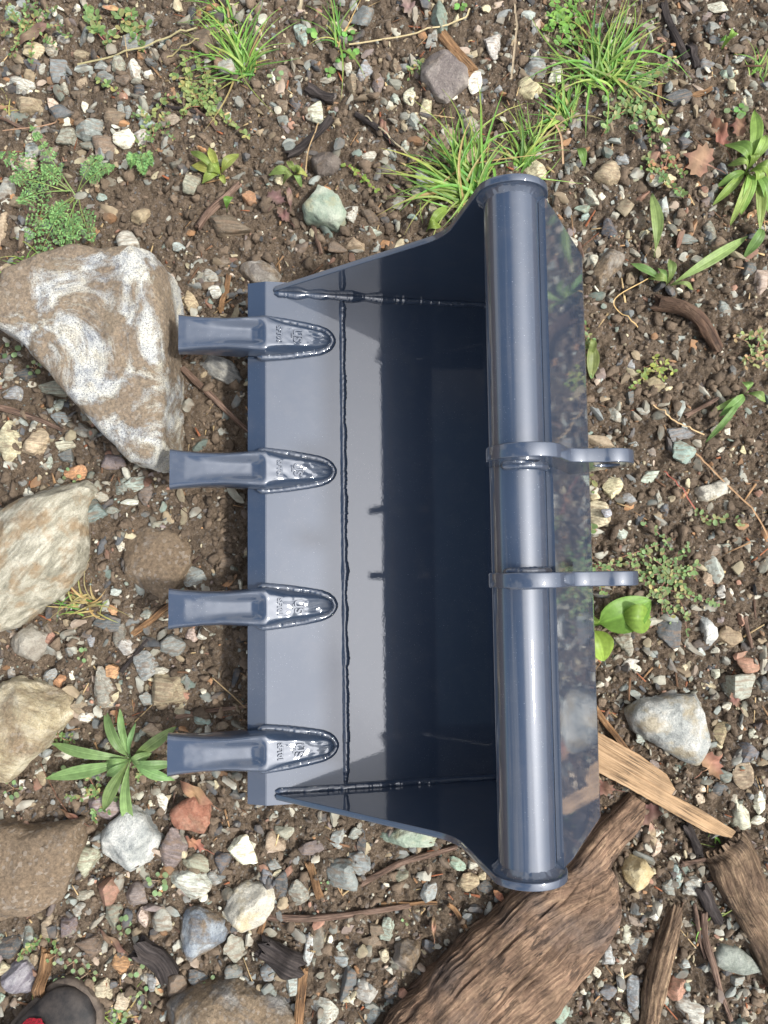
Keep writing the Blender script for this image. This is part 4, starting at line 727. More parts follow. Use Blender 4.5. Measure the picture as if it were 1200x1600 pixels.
STICKS = [((-20,178),(30,196),(70,214),6,'t','thin brown stick entering at the left edge near the feathery plant'), ((308,356),(338,322),(372,286),13,'t','thick brown stick above the speckled boulder'), ((489,352),(496,374),(502,398),8,'t','short upright brown twig above the bucket corner'),
 ((450,242),(482,220),(517,188),13,'d','dark broken stick above the torn brown leaf'), ((556,180),(580,197),(618,228),9,'d','charred twig left of the corner grass'), ((480,136),(500,146),(522,152),17,'d','charred black wood chunk in the upper gravel'), ((238,162),(270,168),(306,174),6,'d','thin dark twig above the lobed-leaf weed'),
 ((304,168),(322,186),(338,202),7,'t','short grey twig pointing at the lobed-leaf weed'), ((-20,632),(40,648),(98,672),9,'t','pinkish brown stick below the speckled boulder at the left edge'), ((284,574),(330,618),(388,674),10,'t','knobbly brown stick between the uppermost two teeth'), ((344,488),(352,458),(358,430),9,'b','splintered twig above the uppermost tooth'),
 ((204,992),(236,968),(266,944),10,'b','grey splintered stick left of the third tooth'), ((190,1050),(212,1022),(232,1000),8,'d','dark twig below the splintered stick left of the third tooth'), ((274,1121),(330,1112),(388,1104),8,'t','pale smooth stick above the lowest tooth'), ((398,1432),(500,1430),(642,1418),10,'t','long straight grey stick below the bucket'),
 ((566,1378),(630,1350),(715,1324),10,'t','curved brown stick under the lower side of the bucket'), ((474,1515),(470,1556),(466,1620),15,'b','tan split wood sliver at the bottom edge'), ((420,1398),(414,1428),(406,1458),9,'b','pale wood splinter by the cream white rock'), ((482,1346),(492,1370),(500,1400),13,'b','tan bark piece below the cutting edge corner'),
 ((594,1416),(640,1414),(682,1412),6,'b','thin reddish splinter along the long grey stick'), ((1092,1418),(1108,1500),(1140,1592),9,'t','long reddish brown stick left of the right-hand log'), ((1078,1405),(1086,1446),(1100,1494),6,'t','thin twig beside the long reddish stick'), ((926,1098),(950,1134),(982,1176),9,'b','thin wooden strip above the sawn plank'),
 ((1068,652),(1104,632),(1142,612),7,'t','grey twig in the soil above the upper lug'), ((1164,962),(1170,986),(1176,1012),7,'t','short pale twig at the right below the creeping weed'), ((1020,474),(1082,496),(1122,545),27,'m','muddy brown root in the soil right of the bucket'), ((76,1484),(72,1516),(67,1556),19,'b','flat brown wood sliver above the shoe'),
 ((218,1476),(246,1496),(262,1524),34,'c','dark weathered bark chunk above the bottom-edge boulder'), ((412,1480),(440,1495),(470,1508),36,'c','dark weathered wood chip left of the olive stones'), ((690,58),(712,84),(738,116),18,'b','splintered tan wood above the brown-grey blocky rock'), ((953,44),(978,44),(1006,48),10,'t','short grey stick in the right-hand grass'),
 ((1040,0),(1052,40),(1072,92),13,'c','grey weathered stick at the top edge'), ((1078,70),(1084,90),(1090,105),14,'c','short grey wood piece right of the top-edge stick'), ((1030,190),(1028,165),(1032,130),8,'b','upright brown splinter below the right-hand grass'), ((1070,158),(1090,152),(1106,146),8,'b','flat brown splinter beside the dark slate stone'),
 ((905,378),(908,394),(912,410),7,'t','small twig at the upper back corner of the bucket'), ((1070,1290),(1084,1310),(1092,1335),13,'d','dark rotten stick left of the right-hand log'), ((1090,1380),(1104,1410),(1120,1436),20,'d','charred stick under the right-hand log'), ((1060,1345),(1072,1346),(1098,1340),9,'t','short brown twig above the right-hand log'),
 ((95,192),(104,189),(114,190),9,'b','pale wood chip by the blue-grey stone on the left'), ((270,1240),(262,1300),(248,1322),3,'t','thin dark stem beside the brick fragment'), ((700,1410),(722,1440),(735,1470),7,'b','reddish splinter left of the big log'), ((790,1400),(794,1412),(796,1425),9,'b','orange wood chip by the lower end disc')]
SM = {'t': TWIGM, 'd': DARKM, 'b': BARKM, 'm': ROOTM, 'c': DARKM}
for i, (a, b, c, wd, k, lb) in enumerate(STICKS):
    hw = wd*MPP/2; hz = hw*(.55 if k in 'bc' else .9); zc = hz*.8; pts = [at(*q, zc) for q in (a, b, c)]; r_ = random.Random(i); st = []
    for j in range(5):
        t = j/4; p = pts[0]*(1-t)**2+(pts[1]*2-(pts[0]+pts[2])/2)*2*t*(1-t)+pts[2]*t*t; tp = (1.0 if k in 'bcd' else 1.08-.3*t)*r_.uniform(.85, 1.1)
        st.append((p.x+r_.uniform(-.15, .15)*hw, p.y+r_.uniform(-.15, .15)*hw, max(float(gh(p.x, p.y)), lowh(p.x, p.y))+zc+.002, hw*tp, hz*tp))
    nm = {'b': 'wood_splinter', 'c': 'wood_chip', 'm': 'root'}.get(k, 'stick')
    loft(nm, st, SM[k], lb, nm.split('_')[0], seed=i+3, ns=26, nr=14, pexp=2.1 if k in 'tdm' else 4, rough=.05, fibre=.05, jag=hw*.6)

# ------------------------------------------------------------------ plants
class Green:
    """collects ribbons and flat leaves with a colour each"""
    def __init__(s): s.V = []; s.F = []; s.C = []
    def ribbon(s, pts, widths, col, fold=.25, tipc=None):
        n = len(pts); b = len(s.V)
        for i, p in enumerate(pts):
            d = (pts[min(i+1, n-1)]-pts[max(i-1, 0)]); sd_ = Vector((-d.y, d.x, 0)); sd_ = sd_.normalized() if sd_.length > 1e-7 else Vector((1, 0, 0)); w_ = widths[i]; t = i/(n-1)
            c = col if tipc is None else tuple(col[k]*(1-t)+tipc[k]*t for k in range(4))
            s.V += [p-sd_*w_+Vector((0, 0, w_*fold)), p, p+sd_*w_+Vector((0, 0, w_*fold))]; s.C += [c, tuple(v*.85 for v in c[:3])+(1,), c]
        for i in range(n-1): a = b+i*3; s.F += [(a, a+1, a+4, a+3), (a+1, a+2, a+5, a+4)]
    def build(s, name, mat, parent=None, origin=None, **kw):
        o0 = Vector(origin) if origin is not None else Vector((0, 0, 0)); m = mesh(name, [v-o0 for v in s.V], s.F)
        a = m.color_attributes.new('Col', 'FLOAT_COLOR', 'POINT'); a.data.foreach_set('color', [x for c in s.C for x in c])
        o = obj(name, m, mat, parent, **kw)
        if not parent: o.location = o0
        return o
def vcol(c, r_, a=.15): f = r_.uniform(1-a, 1+a); g = r_.uniform(.93, 1.07); return (lin(min(255, c[0]*f*g)), lin(min(255, c[1]*f)), lin(min(255, c[2]*f)), 1)
def grass(px, py, n, lens, angs, label, seed, wd=2.6, cols=((116,164,70), (132,176,80), (100,146,66), (150,182,92)), straw=.08, spread=16, lift=.5, group='grass tufts'):
    r_ = random.Random(seed); c0 = at(px, py, .005); g = Green()
    for i in range(int(n*.85)):
        a = R(r_.uniform(*angs) if r_.random() < .82 else r_.uniform(0, 360)); ln = r_.uniform(*lens)*MPP*(1 if r_.random() < .7 else .6); b = Vector((c0.x+r_.gauss(0, spread)*MPP*.5, c0.y+r_.gauss(0, spread)*MPP*.5, 0)); b.z = lowh(b.x, b.y)
        up = r_.uniform(.25, 1.0)*lift*ln; bend = r_.gauss(0, .38); pts = []; k = 8
        for j in range(k+1):
            t = j/k; aa = a+bend*t*1.4; q = b+Vector((math.cos(aa), math.sin(aa), 0))*ln*t*(.55+.45*t); q.z += up*(1.75*t-1.25*t*t)+.002; pts.append(q)
        w_ = wd*MPP*r_.uniform(.4, 1.0)/1.1; wid = [w_*(.75+.25*min(1, t*5))*(1-t**2.2)+.00012 for t in [j/k for j in range(k+1)]]
        col = vcol((188,166,110) if r_.random() < straw else r_.choice(cols), r_); g.ribbon(pts, wid, col, .5, vcol((176,182,100), r_) if r_.random() < .3 else None)
    return g.build('grass_tuft', LEAF, origin=(c0.x, c0.y, 0), label=label, category='grass', group=group)
grass(378, 108, 120, (45, 125), (35, 165), 'tall fine grass tuft at the top edge, left of centre', 1, 2.4)
grass(352, 30, 30, (30, 80), (60, 200), 'sparse grass tuft at the top edge above the tall fine tuft', 21, 2.0, spread=22)
grass(735, 292, 120, (70, 165), (70, 190), 'grass tuft leaning left at the upper corner of the bucket', 2, 3.0, spread=34, lift=.45)
grass(820, 250, 45, (50, 110), (20, 130), 'grass tuft just above the upper end disc of the bucket', 3, 2.6, spread=22)
grass(945, 118, 130, (55, 135), (-10, 175), 'dense grass tuft near the top right', 4, 2.8, spread=30)
grass(885, 185, 60, (35, 90), (40, 200), 'small grass tuft below left of the dense top right tuft', 5, 2.8, spread=16)
grass(530, 70, 26, (40, 110), (60, 130), 'few thin grass blades by the clover at the top', 6, 1.8, spread=12)
grass(1185, 115, 22, (20, 60), (40, 140), 'grass blades at the right edge above the maple leaf', 7, 2.4, spread=12)
grass(140, 945, 34, (30, 85), (130, 215), 'dry straw-coloured grass tuft right of the layered boulder', 8, 2.0, straw=.75, spread=22)
grass(8, 165, 10, (25, 60), (60, 260), 'few yellow-green blades at the left edge', 9, 2.2, straw=.4)
grass(75, 1575, 8, (25, 60), (30, 90), 'few fine grass blades growing above the shoe', 10, 1.6)
grass(190, 1590, 18, (20, 50), (0, 180), 'small grass tuft right of the shoe', 11, 2.4)
grass(1120, 1318, 10, (20, 45), (-20, 200), 'wiry grass blades on the right-hand log', 12, 1.5)
grass(1108, 1435, 10, (20, 50), (30, 200), 'wiry grass blades beside the reddish stick', 13, 1.5)
grass(50, 418, 14, (25, 60), (100, 200), 'grass blades above the speckled boulder', 14, 1.8)
def leaf_mesh(p0, p1, width, arch, col, r_, shape='lance', droop=.3, petiole=.15, tw=0.):
    """one leaf from its base to its tip, arched, with a folded midrib and parallel veins"""
    g = Green(); d = p1-p0; ln = d.length; n = 14; m = 6; V = []; Cc = []
    sd_ = Vector((-d.y, d.x, 0)).normalized(); ph = r_.uniform(0, 6)
    for i in range(n+1):
        t = i/n
        if shape == 'lance': w_ = width*max(.07, math.sin(math.pi*max(0, (t-petiole*.4)/(1-petiole*.4))**1.1)**.8 if t > petiole*.4 else .07)
        else: tt = max(0, (t-petiole)/(1-petiole)); w_ = width*(.08 if t < petiole else max(.08, (math.sin(math.pi*tt**.75))**.6))
        if t > .985: w_ = width*.02
        c = p0.lerp(p1, t)+Vector((0, 0, arch*math.sin(math.pi*min(1, t*1.05)**.8)-droop*arch*t*t))+sd_*math.sin(t*2.6+ph)*ln*.02
        for k in range(-m, m+1):
            v = k/m; rib = .0007*math.cos(v*math.pi*5); V.append(c+sd_*w_*v+Vector((0, 0, abs(v)*w_*.35+rib*(1 if abs(v) < .95 else 0)+.002*math.sin(t*9+v*2+ph)*abs(v)+tw*v*w_)))
            f = .92+.1*math.cos(v*math.pi*5)+(.18 if k == 0 else 0); Cc.append((col[0]*f, col[1]*f, col[2]*f, 1))
    q = 2*m+1; g.V = V; g.C = Cc; g.F = [(i*q+k, i*q+k+1, (i+1)*q+k+1, (i+1)*q+k) for i in range(n) for k in range(2*m)]
    return g
def rosette(name, px, py, leaves, label, seed, shape='lance', cols=((118,152,86), (104,142,78), (132,164,92)), cat='plant', arch=.022, zb=.006, group=None):
    r_ = random.Random(seed); c = at(px, py, zb); c.z = lowh(c.x, c.y)+.004; root = empty(name, c, label=label, category=cat)
    if group: root['group'] = group
    for (tx, ty, wd, *rest) in leaves:
        b = at(rest[0], rest[1], zb) if len(rest) >= 2 else c; e = at(tx, ty, .02); e.z = .014+r_.uniform(0, .012); b = Vector((b.x, b.y, c.z)); g = leaf_mesh(b, e, wd*MPP/2, arch*r_.uniform(.6, 1.3), vcol(tuple(v*.86+w_ for v, w_ in zip(r_.choice(cols), (26, 22, 16))), r_, .1), r_, shape, tw=r_.uniform(-.3, .3))
        g.V = [v-c for v in g.V]; g.build('leaf', LEAF, root)
    return root
rosette('plantain_plant', 203, 1186, [(160,1112,17), (188,1108,12), (212,1128,8), (275,1134,18), (276,1192,14), (272,1222,16), (205,1306,20), (162,1268,20), (70,1220,20), (80,1160,17), (162,1192,16), (236,1178,16), (165,1215,13)], 'long-leaved green plantain rosette left of the lowest tooth', 1, cols=((120,158,96), (110,148,88), (128,166,102)))
rosette('plantain_plant', 1168, 268, [(1135,222,20), (1178,170,20), (1200,205,18), (1116,315,14), (1122,290,12), (1160,335,18), (1190,362,14), (1205,330,18), (1145,350,14), (1205,275,22), (1170,240,18), (1140,255,14), (1185,300,18)], 'bright green plantain rosette at the right edge beside the maple leaf', 2, cols=((128,170,78), (118,160,72), (140,178,92)), arch=.03)
rosette('plantain_plant', 1043, 446, [(1172,366,18), (1046,404,14), (1014,432,12), (985,412,14), (1085,452,8), (1028,418,9)], 'bent plantain with one long leaf right of the bucket', 3, cols=((120,156,84), (136,168,98)), arch=.02)
rosette('plantain_plant', 922, 978, [(1020,938,52), (1022,966,44, 960, 965), (948,1034,36), (925,960,14)], 'broad-leaved bright green plantain beside the lower lug', 4, shape='broad', cols=((140,184,74), (130,174,70), (122,164,74)), arch=.03)
rosette('plantain_leaf', 1024, 400, [(1021,300,19)], 'single upright plantain leaf right of the upper back corner', 5, cols=((124,158,92),), cat='leaf')
rosette('plantain_plant', 1162, 616, [(1126,650,16), (1160,596,14), (1200,626,12), (1102,690,10), (1112,642,9)], 'small drooping plantain at the right edge in the soil', 6, cols=((140,176,100), (128,164,90)))
rosette('plantain_plant', 918, 530, [(925,592,20), (912,545,8), (922,560,10)], 'wilted plantain at the back edge of the bucket', 7, cols=((140,158,92), (158,160,100)))
rosette('plantain_leaf', 1192, 355, [(1166,398,18)], 'short plantain leaf at the right edge below the rosette', 8, cols=((124,160,84),), cat='leaf')
rosette('plantain_leaf', 665, 362, [(700,322,16), (690,350,14)], 'short bright blades against the upper side of the bucket', 10, cols=((132,174,74),), cat='leaf')
rosette('plantain_leaf', 896, 232, [(916,258,14)], 'small green leaf lying below the small grass tuft', 12, cols=((122,158,74),), cat='leaf')
rosette('plantain_leaf', 1130, 72, [(1150,48,14), (1126,60,8), (1128,76,7)], 'tiny two-leaved sprout near the top right', 13, cols=((120,168,70),), cat='leaf')
rosette('plantain_leaf', 355, 332, [(362,304,13)], 'small green leaf beside the thick brown stick', 14, cols=((116,164,70),), cat='leaf')
rosette('dandelion_plant', 345, 275, [(300,258,16), (296,235,13), (326,226,13), (314,284,14), (372,238,15), (352,288,10), (335,248,11), (318,266,12)], 'yellow-green lobed-leaf weed above the speckled boulder', 15, cols=((150,170,80), (134,160,76)))
rosette('weed_plant', 462, 275, [(418,270,16), (448,248,9), (474,262,10), (480,272,11), (470,288,10), (458,262,9), (440,282,9)], 'small oval-leaved weed above the torn brown leaf', 16, shape='broad', cols=((120,150,84), (150,168,90)))
# feathery plant: divided fronds
def frond(p0, p1, r_, col, n=11, wid=.34):
    g = Green(); d = p1-p0; ln = d.length; dd = d.normalized(); sd_ = Vector((-dd.y, dd.x, 0)); st = [p0.lerp(p1, t/8)+Vector((0, 0, .02*math.sin(math.pi*t/8*.9))) for t in range(9)]
    g.ribbon(st, [.0011*(1-t/10) for t in range(9)], vcol((150,172,96), r_, .1))
    for i in range(n):
        t = .30+.68*i/n+r_.uniform(-.02, .02); b = p0.lerp(p1, t)+Vector((0, 0, .02*math.sin(math.pi*t*.9))); pl = ln*wid*math.sin(math.pi*min(1, .25+t*.78))*r_.uniform(.8, 1.1)
        for s in (-1, 1):
            a = (sd_*s+dd*.75+Vector((0, 0, r_.uniform(-.15, .2)))).normalized(); e = b+a*pl; g.ribbon([b, b.lerp(e, .5), e], [.0006, .0005, .0003], col)
            k = max(3, int(pl/.0075))
            for j in range(k):
                q = b.lerp(e, (j+.6)/k); ll = .008*(1-.5*j/k)*r_.uniform(.7, 1.15)
                for s2 in (-1, 1):
                    v = (a*.9+(Vector((-a.y, a.x, 0))*s2)+Vector((0, 0, r_.uniform(-.3, .4)))).normalized()*ll; g.ribbon([q, q+v*.55, q+v], [.0004, .0017, .0002], vcol((126,164,100), r_, .25), .3)
    return g
def feathery(px, py, fr, label, seed):
    r_ = random.Random(seed); c = at(px, py, .01); c.z = lowh(c.x, c.y)+.005; root = empty('feathery_plant', c, label=label, category='plant')
    for (bx, by, tx, ty, wd) in fr:
        b = at(bx, by, .015); e = at(tx, ty, .025); b.z = .014+r_.uniform(0, .008); e.z = .02+r_.uniform(0, .015); g = frond(b, e, r_, vcol((122,162,98), r_, .1), 7, wd*.72); g.V = [v-c for v in g.V]; g.build('frond', LEAF, root)
feathery(118, 305, [(118,305,48,195,.13), (112,300,0,245,.3), (110,300,25,320,.38), (116,310,40,380,.42), (118,310,62,410,.4), (122,312,105,400,.36), (124,312,150,385,.36), (112,300,70,265,.4), (122,300,165,245,.34), (125,300,186,262,.3), (118,310,85,355,.35), (105,300,15,282,.3), (118,318,126,420,.2)], 'feathery-leaved green plant at the left edge above the speckled boulder', 3)
feathery(225, 255, [(222,232,228,278,.4), (228,240,240,262,.4), (215,238,208,266,.35)], 'small feathery leaf patch right of the large feathery plant', 4)
# creeping small-leaved weeds and seedlings
def creeper(px, py, stems, label, seed, name='creeping_weed', leafpx=7, cols=((124,152,92), (136,160,100), (112,140,84), (162,160,104)), stemc=(158,112,92), dens=1.0):
    r_ = random.Random(seed); c = at(px, py, .005); c.z = lowh(c.x, c.y)+.004; root = empty(name, c, label=label, category='weed'); gs = Green(); gl = Green()
    for (x0, y0, x1, y1) in stems:
        a, b = at(x0, y0, .01), at(x1, y1, .012); L0 = (b-a).length; n = max(3, int(L0/MPP/6*dens)); bend = r_.uniform(-.12, .12); sd_ = Vector((-(b-a).y, (b-a).x, 0)); pts = []
        for j in range(9):
            t = j/8; q = a.lerp(b, t)+sd_*bend*math.sin(math.pi*t); q.z = max(float(gh(q.x, q.y)), 0)+.005+.008*math.sin(math.pi*t); pts.append(q)
        gs.ribbon(pts, [.0009*(1-.5*j/8) for j in range(9)], vcol(stemc, r_))
        for j in range(n):
            t = (j+r_.random())/n; k = min(7, int(t*8)); q = pts[k].lerp(pts[k+1], t*8-k)
            for s in range(r_.choice((1, 2, 2, 3))):
                an = r_.uniform(0, 6.283); ll = leafpx*MPP*r_.uniform(.6, 1.2); v = Vector((math.cos(an), math.sin(an), r_.uniform(0, .5))).normalized()*ll; w_ = ll*r_.uniform(.24, .36); col = vcol(r_.choice(cols), r_)
                gl.ribbon([q, q+v*.25, q+v*.6, q+v*.88, q+v], [.0003, w_*.8, w_, w_*.6, .0002], col, .25)
    for g, nm in ((gs, 'stem'), (gl, 'leaves')): g.V = [v-c for v in g.V]; g.build(nm, LEAF, root)
    return root
def fan(px, py, n, rad, seed, a0=0, a1=360):
    r_ = random.Random(seed); return [(px+r_.gauss(0, 5), py+r_.gauss(0, 5), px+rad*r_.uniform(.5, 1)*math.cos(R(a)), py-rad*r_.uniform(.5, 1)*math.sin(R(a))) for a in [a0+(a1-a0)*(i+r_.random())/n for i in range(n)]]
creeper(50, 40, fan(45, 40, 12, 75, 1)+[(45,40,10,10), (30,45,70,8)], 'fine creeping weed in the top left corner', 1, leafpx=7)
creeper(160, 35, [(168,68,135,0), (165,60,150,20), (170,66,178,60), (150,40,130,28)]+fan(205, 45, 6, 45, 3), 'red-stemmed weed with oval leaves at the top left', 2, leafpx=12, stemc=(186,110,104))
creeper(300, 140, [(270,110,365,190), (300,85,335,190), (290,90,315,165), (300,150,390,215), (220,205,260,150), (150,120,190,145)]+fan(310, 150, 9, 60, 5), 'pale creeping weed with reddish stems above the lobed-leaf weed', 3, leafpx=9, cols=((146,164,100), (166,168,104), (128,152,90)))
creeper(240, 200, fan(240, 200, 8, 55, 7), 'thin creeping weed among the stones left of the lobed-leaf weed', 4, leafpx=7)
creeper(880, 35, fan(882, 30, 12, 45, 9), 'bright oval-leaved weed at the top edge above the dense grass', 5, leafpx=11, cols=((124,168,78), (136,176,86)))
creeper(1000, 190, fan(985, 170, 10, 60, 11)+[(990,150,1020,230), (1000,170,1045,250), (975,140,1050,90), (985,150,1040,105), (1010,240,1070,310), (1015,250,1020,275)], 'creeping weed trailing below the dense grass', 6, leafpx=10)
creeper(1030, 890, [(920,882,1000,875), (925,885,960,895), (985,870,1080,960), (1000,880,1090,900), (1020,890,1095,880), (1010,895,1060,985), (1040,920,1135,945), (960,875,1035,850), (1005,820,1050,860), (920,890,945,930), (1040,880,1080,850), (1060,930,1075,990)]+fan(1045, 900, 10, 70, 13), 'creeping weed right of the lower lug', 7, leafpx=8)
creeper(1180, 540, fan(1185, 545, 12, 50, 15), 'pale creeping weed at the right edge in the soil', 8, leafpx=8, cols=((160,172,110), (140,160,96), (178,150,110)))
creeper(1025, 585, fan(1030, 575, 6, 35, 17)+[(985,610,1030,560)], 'yellowing weed sprig in the soil right of the bucket', 9, leafpx=8, cols=((170,172,90), (140,160,84)))
creeper(920, 560, [(912,500,925,590), (905,560,928,530)], 'pale weed sprig touching the back of the bucket', 10, leafpx=8)
creeper(1040, 255, fan(1040, 260, 7, 40, 19)+[(1035,280,1075,310)], 'small creeping weed left of the maple leaf', 11, leafpx=8, cols=((128,156,90), (170,130,96)))
creeper(150, 1235, fan(150, 1240, 8, 50, 21), 'small creeping weed below the long-leaved rosette', 12, leafpx=7)
creeper(240, 1205, fan(225, 1205, 5, 30, 23), 'tiny weed in the heart of the long-leaved rosette', 13, leafpx=6)
creeper(100, 1150, fan(97, 1152, 6, 26, 25), 'tiny weed beside the cream boulder', 14, leafpx=7)
creeper(65, 1480, [(28,1500,80,1460), (30,1495,60,1475), (75,1465,95,1480)], 'thin weed by the purple-grey flaky rock', 15, leafpx=8)
creeper(655, 105, fan(650, 105, 5, 20, 27), 'tiny green sprout left of the brown-grey blocky rock', 16, leafpx=8)
creeper(555, 270, [(535,255,570,285), (550,262,590,295)], 'thin weed sprig right of the dark blocky rock', 17, leafpx=7, cols=((150,176,84),))
creeper(1130, 815, [(1090,800,1120,818), (1100,815,1140,810), (1160,825,1150,810)], 'sparse weed in the soil below the white weathered stone', 18, leafpx=9)
creeper(930, 720, [(912,800,925,835), (910,820,935,830), (914,740,925,765)], 'weed sprig between the lugs at the back of the bucket', 19, leafpx=11)
# clovers and seedlings with round leaves
def disc_leaf(g, c, r, col, r_, heart=False):
    b = len(g.V); n = 10; t = Vector((r_.uniform(-.3, .3), r_.uniform(-.3, .3), 1)).normalized(); a0 = r_.uniform(0, 6.28); g.V.append(c); g.C.append(tuple(v*1.15 for v in col[:3])+(1,))
    for i in range(n):
        a = a0+6.283*i/n; rr = r*(1-.35*(i == 0 and heart)); v = Vector((math.cos(a)*rr, math.sin(a)*rr, 0)); v.z = -(v.x*t.x+v.y*t.y)/t.z+.0008*math.sin(3*a); g.V.append(c+v); g.C.append(col)
    for i in range(n): g.F.append((b, b+1+i, b+1+(i+1) % n))
def seedling(px, py, n, leaf, label, seed, name='seedling', spread=None, cols=((142,164,116), (128,150,102)), heart=False, group='seedlings'):
    r_ = random.Random(seed); c = at(px, py, .004); c.z = lowh(c.x, c.y)+.004; g = Green(); sp = (spread or leaf*1.4)*MPP
    for i in range(n):
        a = 6.283*(i+r_.random()*.6)/n; q = c+Vector((math.cos(a)*sp*r_.uniform(.55, 1.1), math.sin(a)*sp*r_.uniform(.55, 1.1), .006+r_.uniform(0, .006))); g.ribbon([c, c.lerp(q, .5)+Vector((0, 0, .002)), q], [.0006, .0005, .0004], vcol((170,140,110), r_)); disc_leaf(g, q+Vector((0, 0, .0008)), leaf*MPP/2*r_.uniform(.55, 1.0), vcol(r_.choice(cols), r_), r_, heart)
    return g.build(name, LEAF, origin=c, label=label, category='seedling' if name == 'seedling' else 'clover', group=group)
for i, (x, y, n, lf, lb) in enumerate([(22,1232,6,10,'round-leaved seedling at the left edge above the muddy flat boulder'), (250,1375,8,11,'round-leaved seedling right of the white-grey rock'), (198,1442,6,9,'round-leaved seedling below the red-brown stone'), (212,1505,5,10,'round-leaved seedling beside the orange stone'), (140,1518,6,11,'seedling pair left of the orange stone'), (100,1530,6,9,'round-leaved seedling above the shoe toe'),
    (90,1490,6,8,'tiny seedling right of the brown wood sliver'), (228,1555,7,9,'round-leaved seedling left of the bottom-edge boulder'), (190,1585,7,9,'seedling at the bottom edge right of the shoe'), (335,1535,5,9,'seedling above the bottom-edge boulder'), (55,575,5,9,'seedling left of the speckled boulder'), (20,548,4,10,'round-leaved seedling at the left edge by the speckled boulder'), (95,1208,5,8,'seedling between the rosette and the cream boulder'),
    (508,1378,3,5,'minute bright sprout below the cutting edge corner'), (636,1440,3,6,'minute bright sprout below the long grey stick'), (110,745,4,9,'seedling left of the flat muddy rock'), (128,1022,4,8,'seedling in the gravel right of the rounded tan-grey rock'), (1146,176,3,12,'two-leaved sprout above the maple leaf'), (118,1500,4,8,'small seedling below the muddy brown stone'), (905,65,5,11,'round-leaved sprout left of the dense grass'), (430,120,4,9,'seedling in the gravel left of the clover')]):
    seedling(x, y, n, lf, lb, 40+i)
for i, (x, y, lb) in enumerate([(488,58,'lone clover leaf at the top left of the clover patch'), (545,58,'clover leaf right of the thin grass blades'), (550,84,'clover leaf just above the blue-grey stone'), (530,92,'clover leaf left of its nearest neighbour'), (516,114,'clover leaf lowest of the patch'), (720,15,'clover leaves at the top edge above the blocky rock'), (660,4,'clover leaves cut by the top edge'), (1152,175,'clover leaf above the bright rosette')]):
    seedling(x, y, 3, 13, lb, 70+i, 'clover', 8, ((112,160,82), (126,172,90)), True, 'clover leaves')
# long dry stems
def stem(pix, wd, col, label, seed):
    r_ = random.Random(seed); P = [at(x, y, .02) for x, y in pix]; g = Green(); pts = catmull([np.array(p) for p in P], 16); pts = [Vector(p) for p in pts]
    for i, p in enumerate(pts): p.z = max(float(gh(p.x, p.y)), 0)+.010+.006*math.sin(math.pi*i/16)
    g.ribbon(pts, [wd*MPP/2]*17, vcol(col, r_), .6); g.build('dry_stem', DRYLEAF, origin=P[0], label=label, category='stem', group='dry stems')
for i, a in enumerate([([(118,96),(200,80),(262,56),(306,38)], 3, (200,178,132), 'long straw stem across the stones at the top left'), ([(250,92),(300,70),(370,34)], 2.4, (198,174,124), 'straw stem below the tall fine grass'), ([(545,65),(640,52),(720,30),(735,8)], 2.6, (206,190,146), 'long pale straw stem right of the clover'), ([(0,200),(60,196),(90,186)], 2, (150,120,96), 'thin stem by the feathery plant'),
    ([(476,275),(482,232),(498,190)], 2, (186,150,112), 'pale root hair above the dark blocky rock'), ([(855,170),(876,208),(882,252)], 3, (176,148,116), 'bent dry stem above the upper end disc'), ([(1022,632),(1060,660),(1104,678)], 2, (206,186,140), 'pale bent stem in the soil'), ([(1040,735),(1062,760),(1090,795)], 2, (176,110,92), 'reddish stem in the soil left of the white weathered stone'), ([(1080,700),(1120,740),(1180,800),(1210,850)], 2.4, (178,150,112), 'long dry stem crossing the soil at the right'),
    ([(570,178),(610,215),(640,240)], 2.2, (190,170,140), 'pale stem left of the corner grass'), ([(805,0),(806,50),(800,120)], 3, (196,176,146), 'upright dry stem above the corner grass'), ([(330,1060),(360,1085),(382,1108)], 1.6, (170,140,104), 'thin straw above the lowest tooth'), ([(60,1195),(85,1240),(108,1280)], 1.4, (120,84,64), 'thin dark stem left of the rosette'), ([(1020,430),(960,470),(1000,510)], 1.6, (190,160,110), 'yellow stem beside the muddy root')]): stem(*a, 90+i)

# dead leaves
MAPLE = [(0,-.62),(.05,-.25),(.34,-.42),(.44,-.28),(.76,-.20),(.68,.0),(.84,.24),(.56,.30),(.56,.52),(.33,.46),(.14,.62),(0,.92),(-.12,.60),(-.34,.46),(-.54,.54),(-.55,.28),(-.84,.24),(-.66,.0),(-.74,-.22),(-.44,-.28),(-.3,-.40),(-.05,-.25)]
OVAL = [(0,-1),(.22,-.7),(.38,-.3),(.42,.05),(.33,.45),(.18,.78),(0,1),(-.2,.75),(-.34,.4),(-.4,0),(-.35,-.4),(-.2,-.75)]
OAK = [(0,-1),(.12,-.6),(.35,-.62),(.28,-.3),(.52,-.2),(.38,.05),(.55,.35),(.3,.42),(.3,.75),(.08,.85),(0,1),(-.1,.82),(-.34,.7),(-.3,.4),(-.55,.28),(-.36,.02),(-.5,-.25),(-.26,-.3),(-.3,-.62),(-.1,-.6)]
